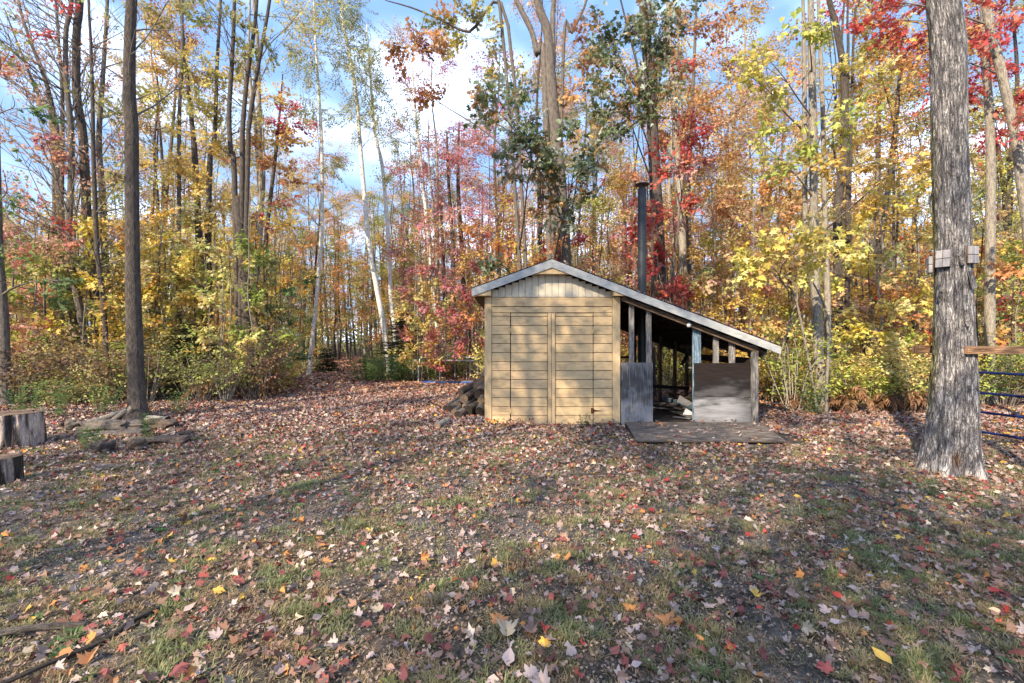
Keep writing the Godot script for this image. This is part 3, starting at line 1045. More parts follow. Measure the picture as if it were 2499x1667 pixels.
	for yy in [3.55, 2.6]:
		pipe.tube([pc + Vector3(0, yy, 0), pc + Vector3(0, yy + 0.02, 0)], [pr + 0.003, pr + 0.003], 24, Color.WHITE, true)
	var stove := part("stovepipe", pipe.done(), M.pipe, root)
	var cap := Shape.new()
	cap.tube([pc + Vector3(0, 4.655, 0), pc + Vector3(0, 4.72, 0)], [pr - 0.006, pr - 0.012], 20, Color(3.0, 2.7, 2.5))
	for k in 4:
		var a := k * PI / 2.0 + 0.5
		var q := Vector3(cos(a), 0, sin(a))
		cap.tube([pc + q * 0.08 + Vector3(0, 4.67, 0), pc + q * 0.125 + Vector3(0, 4.73, 0), pc + q * 0.11 + Vector3(0, 4.79, 0)], [0.008, 0.008, 0.008], 5, Color(3.5, 2.6, 2.2))
	cap.tube([pc + Vector3(0, 4.78, 0), pc + Vector3(0, 4.795, 0), pc + Vector3(0, 4.83, 0)], [0.145, 0.15, 0.02], 20, Color.WHITE, true)
	part("rain_cap", cap.done(), M.pipe, stove)
	# jar lamp under the rafter
	var lc := Vector3(sx(1510), sy(556), z + 0.06)
	var jar := SphereMesh.new()
	jar.radius = 0.043
	jar.height = 0.095
	var lamp := part("lamp_socket", CylinderMesh.new(), M.pipe, root, lc + Vector3(0, 0.065, 0))
	(lamp.mesh as CylinderMesh).top_radius = 0.03
	(lamp.mesh as CylinderMesh).bottom_radius = 0.036
	(lamp.mesh as CylinderMesh).height = 0.05
	part("jar", jar, M.bulb, lamp, Vector3(0, -0.065, 0))
	# dark floor of the lean-to
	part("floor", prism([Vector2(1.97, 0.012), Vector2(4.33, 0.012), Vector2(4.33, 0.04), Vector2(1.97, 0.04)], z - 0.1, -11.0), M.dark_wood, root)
	roof_leaves(roof)
	lean_to_clutter()


func roof_leaves(_roof: Node3D) -> void:
	var rng := RandomNumberGenerator.new()
	rng.seed = 61
	for k in 3:
		var rows := PackedFloat32Array()
		for i in 420:
			var x := rng.randf_range(-0.65, 4.68)
			if x < 1.6 and rng.randf() < 0.8:
				continue
			var zz := rng.randf_range(-11.2, -8.03)
			if rng.randf() < 0.4:
				zz = rng.randf_range(-8.3, -8.02)
			var nrm := Vector3(0.35 if x > 0.7 else -0.35, 1, 0) + any_dir(rng) * 0.55
			push(rows, aim(any_dir(rng) * Vector3(1, 0.2, 1), nrm, rng.randf_range(0.05, 0.09)), Vector3(x, roof_top(x) + rng.randf_range(0.008, 0.035), zz), litter_tone(rng))
		var o := many(numbered("leaves_on_roof"), leaf_meshes[k], M.litter, rows, self)
		o.set_meta("label", ["dry brown leaves scattered over the low end of the shed roof", "dull red leaves lying along the sloping roof edge of the lean-to", "curled pale leaves caught on the roof shingles"][k])
		o.set_meta("category", "leaves")


func lean_to_clutter() -> void:
	var rng := RandomNumberGenerator.new()
	rng.seed = 19
	# plywood platform in front of the doorway
	var root := thing("platform", "weathered brown plywood platform lying before the lean-to doorway", "platform")
	var edge := func(p: Array, y: float, t: float) -> ArrayMesh:
		var s := Shape.new()
		var a := []
		var b := []
		var u := []
		for q in p:
			a.append(Vector3(q.x, y, q.y))
			b.append(Vector3(q.x, y - t, q.y))
			u.append(Vector2(q.x, q.y * 0.7))
		s.face(a, Vector3.UP, Color.WHITE, u)
		s.face(b, Vector3.DOWN, Color.WHITE, u)
		for i in p.size():
			var j := (i + 1) % p.size()
			s.face([a[i], a[j], b[j], b[i]], (a[i] + a[j]) * 0.5 - Vector3(3, y, -7.35), Color(0.7, 0.65, 0.6), [Vector2(0, 0), Vector2(2, 0), Vector2(2, 0.05), Vector2(0, 0.05)])
		return s.done()
	part("deck_sheet", edge.call([Vector2(1.965, -7.75), Vector2(1.80, -6.60), Vector2(1.85, -6.54), Vector2(3.93, -6.53), Vector2(4.32, -7.75)], 0.050, 0.018), M.ply_floor, root)
	part("deck_sheet", edge.call([Vector2(2.02, -8.14), Vector2(1.967, -7.754), Vector2(4.322, -7.754), Vector2(4.42, -8.04), Vector2(4.30, -8.12)], 0.043, 0.018), M.ply_floor, root)
	for zz in [-6.62, -7.4, -8.0]:
		timber("joist", Vector3(1.92, 0.010, zz), Vector3(3.9, 0.010, zz), 0.06, 0.03, M.dark_wood, root, rng)
	# boards and flat stones scattered on the floor inside
	var spots := [[3.55, -8.55, 0.5, 0.16], [3.3, -8.75, 0.6, 0.2], [3.7, -8.95, 0.55, 0.14], [3.45, -9.2, 0.7, 0.18], [3.85, -9.4, 0.6, 0.22], [3.2, -9.5, 0.5, 0.2], [3.6, -9.8, 0.8, 0.16], [3.95, -8.7, 0.4, 0.12], [3.15, -8.42, 0.35, 0.1], [3.5, -8.36, 0.4, 0.09], [3.9, -10.0, 0.5, 0.2], [3.3, -10.1, 0.6, 0.15]]
	for i in spots.size():
		var q: Array = spots[i]
		var o := single("loose_board", "loose grey board lying on the dark lean-to floor", "board", board_mesh(Vector3(q[2], 0.018, q[3]), rng, 0.004, 0.25), M.grey_wood if i % 3 else M.ply_floor, Transform3D(Basis.from_euler(Vector3(rng.randf_range(-0.12, 0.12), rng.randf() * TAU, rng.randf_range(-0.1, 0.1))), Vector3(q[0], 0.07 + 0.012 * (i % 4), q[1])), "loose boards on the lean-to floor")
		o.rotation.y += 0.0
	timber_thing("timber_beam", "blue grey timber lying on the lean-to floor, lower of two", Vector3(3.66, 0.11, -11.0), Vector3(3.72, 0.13, -8.9), 0.10, 0.10, M.blue_wood, rng)
	timber_thing("timber_beam", "brown timber resting behind the blue grey one on the lean-to floor", Vector3(3.84, 0.20, -11.0), Vector3(3.92, 0.22, -8.9), 0.12, 0.09, M.brown_wood, rng)
	for k in 2:
		var s := Shape.new()
		var a := Vector3(3.32 + 0.02 * k, 0.42 - 0.22 * k, -9.0 + 0.25 * k)
		s.face([a, a + Vector3(0.26, -0.16, 0.0), a + Vector3(0.10, -0.20, 0.12), a + Vector3(-0.1, -0.12, 0.1)], Vector3(0, 1, 0.5), Color.WHITE)
		s.face([a + Vector3(0, -0.008, 0), a + Vector3(0.26, -0.168, 0.0), a + Vector3(0.10, -0.208, 0.12), a + Vector3(-0.1, -0.128, 0.1)], Vector3(0, -1, -0.5), Color.WHITE)
		single("broken_panel", ["broken pale panel, upper of two behind the grey plywood", "white corner of a broken panel lying lower beside the doorway"][k], "panel", s.done(), M.pale if k else M.plaque)


func timber_thing(called: String, label: String, a: Vector3, b: Vector3, w: float, h: float, m: Material, rng: RandomNumberGenerator) -> void:
	var t := beam(a, b, w, h, rng)
	single(called, label, "timber", t[0], m, t[1])


# ---------------------------------------------------------------- logs, stumps, stones, metal

func log_thing(called: String, label: String, a: Vector3, b: Vector3, r: float, bark: Material, front: Material, group := "") -> void:
	var rng := RandomNumberGenerator.new()
	rng.seed = hash(a)
	var root := thing(called, label, "log", a, group)
	var s := Shape.new()
	var p := []
	var rr := []
	var ph := rng.randf() * 9.0
	for i in 7:
		p.append((b - a) * i / 6.0 + any_dir(rng) * r * 0.05)
		rr.append(r * rng.randf_range(0.95, 1.05))
	var rough := func(at: Vector3, out: Vector3, _l: float, _a: float) -> float:
		return 1.0 + 0.12 * noise.get_noise_3d(out.x * 12.0 + ph, out.y * 12.0, at.z * 6.0)
	s.tube(p, rr, 14, Color.WHITE, false, rough)
	part("bark", s.done(), bark, root)
	for e in 2:
		var c := Shape.new()
		var q := []
		var u := []
		var k := 0 if e == 0 else 6 * 15
		for j in 14:
			q.append(s.v[k + j])
			u.append(Vector2(0.5 + 0.48 * cos(TAU * j / 14.0), 0.5 + 0.48 * sin(TAU * j / 14.0)))
		c.face(q, (a - b) if e == 0 else (b - a), Color.WHITE, u)
		part("cut_end", c.done(), front, root)


func stump(label: String, at: Vector3, r: float, h: float, sd: int, dark: float) -> void:
	var root := thing("tree_stump", label, "stump", at)
	var s := Shape.new()
	var p := []
	var rr := []
	for i in 22:
		p.append(Vector3(0, h * i / 21.0 - 0.03, 0))
		rr.append(r * (1.04 - 0.05 * i / 21.0))
	var crack := func(_at: Vector3, out: Vector3, l: float, a: float) -> float:
		var big := absf(noise.get_noise_2d(sin(a) * 40.0 + sd * 31.0 + cos(a) * 17.0, l * 2.0 + sd))
		var k := 1.0 + 0.10 * noise.get_noise_3d(out.x * 20.0, l * 8.0, out.z * 20.0 + sd)
		return k - 0.16 * exp(-big * 38.0)
	var tint := func(at: Vector3, out: Vector3, l: float) -> Color:
		var big := absf(noise.get_noise_2d(sin(atan2(out.z, out.x)) * 40.0 + sd * 31.0 + out.x * 17.0, l * 2.0 + sd))
		var st := smoothstep(0.02, 0.22, noise.get_noise_3d(out.x * 14.0 + sd, at.y * 7.0, out.z * 14.0) + 0.12 * (h * 0.4 - at.y) / h)
		var k := lerpf(1.0, 0.16, st) * lerpf(0.15, 1.0, smoothstep(0.0, 0.05, big)) * dark
		return Color(0.50 * k, 0.41 * k, 0.35 * k)
	s.tube(p, rr, 120, Color.WHITE, false, crack, tint)
	var m := mat(Color.WHITE, 0.9, M.bark_grey.albedo_texture, M.bark_grey.heightmap_texture, 0.8)
	part("side", s.done(), m, root)
	var c := Shape.new()
	var q := []
	var u := []
	for j in 120:
		q.append(s.v[21 * 121 + j] + Vector3(0, -0.002, 0))
		u.append(Vector2(0.5 + 0.49 * cos(TAU * j / 120.0), 0.5 + 0.49 * sin(TAU * j / 120.0)))
	c.face(q, Vector3.UP, Color(0.8, 0.75, 0.7), u)
	part("cut_top", c.done(), M.rings, root)


func stone(called: String, label: String, at: Vector3, size: Vector3, turn: float, sd: int, col := Color.WHITE, group := "") -> void:
	var s := Shape.new()
	var st := SphereMesh.new()
	st.radial_segments = 28
	st.rings = 16
	var a := st.get_mesh_arrays()
	var v: PackedVector3Array = a[Mesh.ARRAY_VERTEX]
	for i in v.size():
		var d := v[i].normalized()
		# a sphere pushed towards a block, with broken facets
		var m := maxf(absf(d.x), maxf(absf(d.y) * 1.0, absf(d.z)))
		var q := d / lerpf(1.0, m, 0.75)
		var kx := 1.0 + 0.55 * noise.get_noise_3d(d.x * 9.0 + sd * 13.0, d.y * 9.0, d.z * 9.0) + 0.14 * fine.get_noise_3d(d.x * 16.0, d.y * 16.0 + sd, d.z * 16.0)
		v[i] = q * kx * size * 0.5
	var idx: PackedInt32Array = a[Mesh.ARRAY_INDEX]
	var nr := PackedVector3Array()
	nr.resize(v.size())
	for i in range(0, idx.size(), 3):
		var f := (v[idx[i + 2]] - v[idx[i]]).cross(v[idx[i + 1]] - v[idx[i]])
		for j in 3:
			nr[idx[i + j]] += f
	for i in nr.size():
		nr[i] = nr[i].normalized()
	s.v = v
	s.n = nr
	s.idx = idx
	s.uv = a[Mesh.ARRAY_TEX_UV]
	for i in v.size():
		s.c.append(col)
	single(called, label, "stone", s.done(), M.rock, Transform3D(Basis(Vector3.UP, turn), at), group)


func pipe_path(p: Array, bend: float) -> Array:
	# corners rounded to a radius
	var q := [p[0]]
	for i in range(1, p.size() - 1):
		var a: Vector3 = p[i] + (p[i - 1] - p[i]).normalized() * bend
		var b: Vector3 = p[i] + (p[i + 1] - p[i]).normalized() * bend
		for k in 7:
			var t := k / 6.0
			q.append(a.lerp(p[i], t).lerp((p[i] as Vector3).lerp(b, t), t))
	q.append(p[-1])
	return q


func pipe_frame(label: String, runs: Array, r: float, m: Material) -> void:
	var base: Vector3 = runs[0][0]
	base.y = 0.0
	var root := thing("pipe_frame", label, "metal frame", base)
	for run in runs:
		var s := Shape.new()
		var p := []
		for x in pipe_path(run, 0.12):
			p.append(x - base)
		var rr := []
		rr.resize(p.size())
		rr.fill(r)
		s.tube(p, rr, 8, Color.WHITE, true)
		part("bent_tube" if run.size() > 2 else "tube", s.done(), m, root)


func make_yard() -> void:
	var rng := RandomNumberGenerator.new()
	rng.seed = 8
	# heap of firewood against the left wall of the shed
	var heap := "firewood heaped against the left side of the shed"
	var plain := "grey bark firewood log in the heap left of the shed"
	log_thing("firewood_log", "log with a pale sawn end midway up the heap beside the shed", Vector3(-0.97, 0.32, -9.2), Vector3(-0.62, 0.48, -10.3), 0.085, M.bark_dark, M.rings, heap)
	log_thing("firewood_log", "thick log with a black charred end low in the heap beside the shed", Vector3(-0.88, 0.12, -9.0), Vector3(-0.60, 0.18, -9.9), 0.105, M.bark_dark, M.rings_dark, heap)
	log_thing("firewood_log", "log with a hollow dark end lying lowest in front of the heap", Vector3(-1.03, 0.06, -8.75), Vector3(-0.86, 0.12, -9.5), 0.088, M.bark_grey, M.rings_dark, heap)
	log_thing("firewood_log", "dark ended log touching the shed corner board at the foot of the heap", Vector3(-0.63, 0.13, -8.85), Vector3(-0.57, 0.24, -9.7), 0.08, M.bark_grey, M.rings_dark, heap)
	log_thing("firewood_log", "long rough log lying across the top of the heap beside the shed", Vector3(-1.08, 0.42, -9.6), Vector3(-0.58, 0.64, -10.2), 0.085, M.bark_dark, M.rings, heap)
	log_thing("firewood_log", "thin log with a small yellowish sawn end in the middle of the heap", Vector3(-0.95, 0.20, -9.05), Vector3(-0.7, 0.32, -9.8), 0.05, M.bark_grey, M.rings, heap)
	log_thing("firewood_log", "greenish split log standing highest on the heap by the shed wall", Vector3(-0.62, 0.66, -9.9), Vector3(-0.56, 0.86, -10.6), 0.08, M.bark_grey, M.rings, heap)
	for q in [[-0.66, 0.40, -9.3, 0.3, 0.12], [-0.62, 0.30, -9.1, 0.25, 0.07], [-1.25, 0.10, -9.3, 0.3, 0.08], [-1.38, 0.08, -9.5, 0.35, 0.075], [-1.12, 0.16, -9.4, 0.3, 0.07], [-0.72, 0.5, -9.7, 0.3, 0.11], [-0.60, 0.22, -9.3, 0.2, 0.07], [-1.0, 0.28, -9.8, 0.35, 0.08], [-1.15, 0.07, -9.05, 0.2, 0.065], [-0.8, 0.35, -9.6, 0.3, 0.08], [-0.65, 0.56, -10.3, 0.2, 0.09], [-0.9, 0.12, -10.2, 0.3, 0.1], [-1.2, 0.1, -10.0, 0.3, 0.09]]:
		log_thing("firewood_log", plain, Vector3(q[0], q[1], q[2]), Vector3(minf(q[0] + q[3] * 0.7, -0.55), q[1] + q[3] * 0.35, q[2] - 0.75), q[4], M.bark_grey if rng.randf() < 0.6 else M.bark_dark, M.rings if rng.randf() < 0.5 else M.rings_dark, heap)
	log_thing("firewood_log", "lone short grey log on the leaves in front of the firewood heap", Vector3(-1.27, 0.05, -7.72), Vector3(-1.15, 0.06, -8.25), 0.055, M.bark_pale, M.rings)
	# bent galvanised frames behind the shed
	pipe_frame("narrow bent metal tube frame beside the tall green weeds", [[Vector3(-3.6, 0, -16.6), Vector3(-3.62, 0.80, -16.6), Vector3(-3.35, 0.80, -16.3), Vector3(-3.33, 0, -16.2)], [Vector3(-3.45, 0, -16.9), Vector3(-3.43, 0.86, -16.9), Vector3(-2.2, 0.92, -18.0)]], 0.026, M.steel)
	pipe_frame("wide bent metal tube frame between the weeds and the shed", [[Vector3(-2.60, 0, -16.4), Vector3(-2.60, 0.80, -16.4), Vector3(-1.35, 0.78, -16.6), Vector3(-1.52, 0.79, -16.6), Vector3(-1.55, 0, -16.6)]], 0.028, M.steel)
	pipe_frame("bent metal tube frame standing farthest back near the shed corner", [[Vector3(-2.28, 0, -18.2), Vector3(-2.26, 0.86, -18.0), Vector3(-1.32, 0.86, -17.4), Vector3(-1.32, 0.0, -17.4)]], 0.026, M.steel)
	timber_thing("board", "long pale board lying flat before the metal tube frames", Vector3(-3.1, 0.05, -16.0), Vector3(-1.35, 0.09, -15.9), 0.16, 0.05, M.grey_wood, rng)
	var tp := Shape.new()
	for i in 14:
		var x0 := -3.15 + 0.128 * i
		var w := func(x: float, k: float) -> Vector3: return Vector3(x, 0.045 + 0.03 * noise.get_noise_2d(x * 40.0, k * 30.0) + 0.05 * (1.0 - k), -15.95 + 0.32 * k)
		for k in 3:
			tp.face([w.call(x0, k / 3.0), w.call(x0 + 0.128, k / 3.0), w.call(x0 + 0.128, (k + 1) / 3.0), w.call(x0, (k + 1) / 3.0)], Vector3.UP, Color.WHITE)
	single("tarp", "crumpled blue tarpaulin strip lying before the metal tube frames", "tarp", tp.done(), M.tarp)
	# the corner at the left: stumps, stones, log
	stump("large upright section of trunk with black stained bark at left edge", Vector3(-7.12, 0, -6.45), 0.34, 0.50, 3, 1.0)
	stump("smaller weathered grey chopping block in front of the large stump", Vector3(-5.32, 0, -4.72), 0.17, 0.31, 7, 0.62)
	stone("stone", "long flat topped grey stone in front of the left tree", Vector3(-6.65, 0.07, -7.55), Vector3(0.86, 0.20, 0.34), -0.1, 1)
	stone("stone", "second long stone set end to end against the left tree root", Vector3(-6.05, 0.07, -7.75), Vector3(0.55, 0.17, 0.28), 0.05, 2, Color(0.8, 0.7, 0.65))
	stone("stone", "pale low slab lying before the left tree and the short log", Vector3(-6.15, 0.02, -7.20), Vector3(0.62, 0.11, 0.30), 0.15, 3, Color(1.25, 1.2, 1.1))
	stone("stone", "pointed grey stone standing left of the long stone", Vector3(-7.3, 0.07, -7.6), Vector3(0.20, 0.18, 0.16), 0.4, 4, Color(1.1, 1.1, 1.1))
	stone("stone", "small reddish stone leaning beside the pointed grey one", Vector3(-7.55, 0.05, -7.7), Vector3(0.17, 0.15, 0.16), 0.9, 5, Color(0.9, 0.72, 0.6))
	stone("stone", "dark angular stone among the weeds nearest the stumps", Vector3(-5.48, 0.06, -6.1), Vector3(0.20, 0.15, 0.2), 0.3, 6, Color(0.6, 0.6, 0.62))
	stone("stone", "brown block right of the dark angular stone", Vector3(-5.12, 0.06, -6.25), Vector3(0.15, 0.14, 0.2), 1.2, 7, Color(0.85, 0.75, 0.7))
	stone("stone", "low curved stone right of the brown block", Vector3(-4.95, 0.04, -6.6), Vector3(0.42, 0.13, 0.22), 0.35, 8, Color(0.95, 0.85, 0.8))
	stone("stone", "flat mossy stone behind the dark angular stone", Vector3(-5.35, 0.03, -6.6), Vector3(0.36, 0.10, 0.2), -0.2, 9, Color(0.9, 0.9, 0.75))
	stone("stone", "dark round slice of stone lying flat in the leaves", Vector3(-5.15, 0.03, -7.15), Vector3(0.22, 0.07, 0.16), 0.2, 10, Color(0.5, 0.48, 0.46))
	stone("stone", "flat stone showing through the leaves below the stone ring", Vector3(-4.75, -0.01, -5.35), Vector3(0.4, 0.07, 0.2), 0.3, 11, Color(0.9, 0.9, 0.95))
	stone("stone", "pale grey flat stone beside a grass tuft at lower left", Vector3(-3.15, 0.0, -3.22), Vector3(0.2, 0.05, 0.07), 0.35, 12, Color(1.6, 1.6, 1.75))
	log_thing("cut_log", "short peeled log with a dark sawn end right of the left tree", Vector3(-6.05, 0.085, -8.0), Vector3(-6.50, 0.085, -8.12), 0.078, M.bark_pale, M.rings_dark)
	log_thing("cut_log", "small upright bleached stub behind the base of the left tree", Vector3(-7.28, 0.0, -8.75), Vector3(-7.28, 0.30, -8.78), 0.055, M.bark_pale, M.rings)
	for k in 4:
		log_thing("driftwood", ["bleached root piece against the left tree base", "grey splinter of wood propped at the left tree base", "crooked root fragment lying left of the left tree", "short bleached chunk beside the left tree roots"][k], Vector3(-7.65 + 0.14 * k, 0.03 + 0.04 * (k % 2), -8.2 - 0.1 * k), Vector3(-7.35 + 0.11 * k, 0.12 + 0.05 * k, -8.45), 0.035 + 0.008 * k, M.bark_pale, M.cut_wood)
	# fallen sticks
	var st := 0
	for q in [[[-1.93, 0.02, -2.50], [-1.97, 0.03, -2.36], [-2.0, 0.02, -2.22], [-2.12, 0.03, -2.0], [-2.22, 0.015, -1.85]], [[0.62, 0.03, -5.0], [0.95, 0.04, -4.95], [1.25, 0.03, -4.98]], [[-2.7, 0.02, -2.2], [-2.45, 0.03, -2.3], [-2.2, 0.02, -2.35]], [[3.9, 0.03, -8.9], [4.6, 0.08, -9.3], [5.2, 0.05, -9.6]]]:
		var s := Shape.new()
		var p := []
		for x in q:
			p.append(Vector3(x[0], x[1], x[2]))
		var r := [0.016, 0.011, 0.02][mini(st, 2)] as float
		var rr := []
		for i in p.size():
			rr.append(r * (1.0 - 0.5 * i / p.size()))
		var sm := spline(p, rr, 5)
		var kn := func(at: Vector3, out: Vector3, _l: float, _a: float) -> float: return 1.0 + 0.35 * noise.get_noise_3d(at.x * 60.0, out.y * 9.0, at.z * 60.0)
		s.tube(sm[0], sm[1], 8, Color.WHITE, true, kn)
		single("fallen_stick", ["dark crooked stick lying on the grass at lower left", "grey branch lying in front of the shed doors", "thin stick half hidden in the leaves at lower left", "bare stick on the leaves right of the lean-to"][st], "stick", s.done(), M.bark_dark if st == 0 else M.bark_grey)
		st += 1


# ---------------------------------------------------------------- ground, litter, grass

func litter_tone(rng: RandomNumberGenerator) -> Color:
	var k := rng.randf()
	var a: Color
	if k < 0.45:
		a = Color(0.38, 0.285, 0.25).lerp(Color(0.27, 0.19, 0.16), rng.randf())
	elif k < 0.74:
		a = Color(0.26, 0.155, 0.11).lerp(Color(0.19, 0.10, 0.075), rng.randf())
	elif k < 0.80:
		a = Color(0.50, 0.40, 0.30)
	elif k < 0.925:
		a = Color(0.27, 0.085, 0.07).lerp(Color(0.19, 0.065, 0.06), rng.randf())
	elif k < 0.94:
		a = Color(0.42, 0.06, 0.045)
	elif k < 0.985:
		a = Color(0.44, 0.19, 0.06)
	else:
		a = Color(0.56, 0.36, 0.07)
	var l := rng.randf_range(0.8, 1.2)
	return Color(a.r * l, a.g * l, a.b * l)


func gravel_share(x: float, z: float) -> float:
	# the worn track that crosses the clearing
	var band := exp(-pow((z + 4.3 + 0.12 * x) / 1.5, 2.0)) * 0.5 + 0.35 * exp(-pow((z + 2.3 - 0.5 * (x - 2.0)) / 0.5, 2.0)) * smoothstep(0.5, 1.5, x)
	return clampf(band + 0.75 * noise.get_noise_2d(x * 11.0 + 50.0, z * 11.0) - 0.12, 0.0, 1.0)


func grass_share(x: float, z: float) -> float:
	var d := -z
	var near := smoothstep(8.5, 3.0, d) * 0.36 + 0.25 * smoothstep(1.0, 3.0, x) * smoothstep(6.0, 3.0, d)
	return clampf(near + 1.1 * noise.get_noise_2d(x * 14.0 - 80.0, z * 14.0) - gravel_share(x, z) * 0.9, 0.0, 1.0)


func make_ground() -> void:
	var xs := []
	var zs := []
	for x in [-160.0, -110.0, -75.0, -55.0, -42.0, -32.0, -26.0, -21.0, -17.5, -15.0, -13.0]:
		xs.append(x)
	for i in 121:
		xs.append(-12.0 + 0.2 * i)
	for x in [13.0, 15.0, 17.5, 21.0, 26.0, 32.0, 42.0, 55.0, 75.0, 110.0, 160.0]:
		xs.append(x)
	for z in [160.0, 80.0, 40.0, 20.0, 10.0, 5.0, 2.0]:
		zs.append(z)
	for i in 90:
		zs.append(1.0 - 0.15 * i)
	for z in [-13.0, -14.0, -15.0, -16.5, -18.0, -20.0, -22.5, -25.0, -28.0, -32.0, -38.0, -46.0, -56.0, -70.0, -90.0, -120.0, -160.0]:
		zs.append(z)
	var s := Shape.new()
	for z in zs:
		for x in xs:
			s.v.append(Vector3(x, ground_height(x, z), z))
			var e := 0.1
			s.n.append(Vector3(ground_height(x - e, z) - ground_height(x + e, z), 2.0 * e, ground_height(x, z - e) - ground_height(x, z + e)).normalized())
			s.uv.append(Vector2(x, z))
			var g := gravel_share(x, z)
			var t := grass_share(x, z)
			var col := Color(0.18, 0.145, 0.12).lerp(Color(0.19, 0.165, 0.10), t)
			col = col.lerp(Color(0.25, 0.235, 0.235), minf(g * 1.6, 1.0))
			if z < -9.0:
				col = col.lerp(Color(0.20, 0.115, 0.075), smoothstep(-9.0, -12.0, z))
			s.c.append(col)
	var w := xs.size()
	for j in zs.size() - 1:
		for i in w - 1:
			var a := j * w + i
			s.idx.append(a); s.idx.append(a + w + 1); s.idx.append(a + 1)
			s.idx.append(a); s.idx.append(a + w); s.idx.append(a + w + 1)
	var o := part("ground", s.done(), M.soil, self)
	o.set_meta("kind", "structure")


func in_view(x: float, z: float) -> bool:
	return absf(x) < -z * 1.2 + 0.3


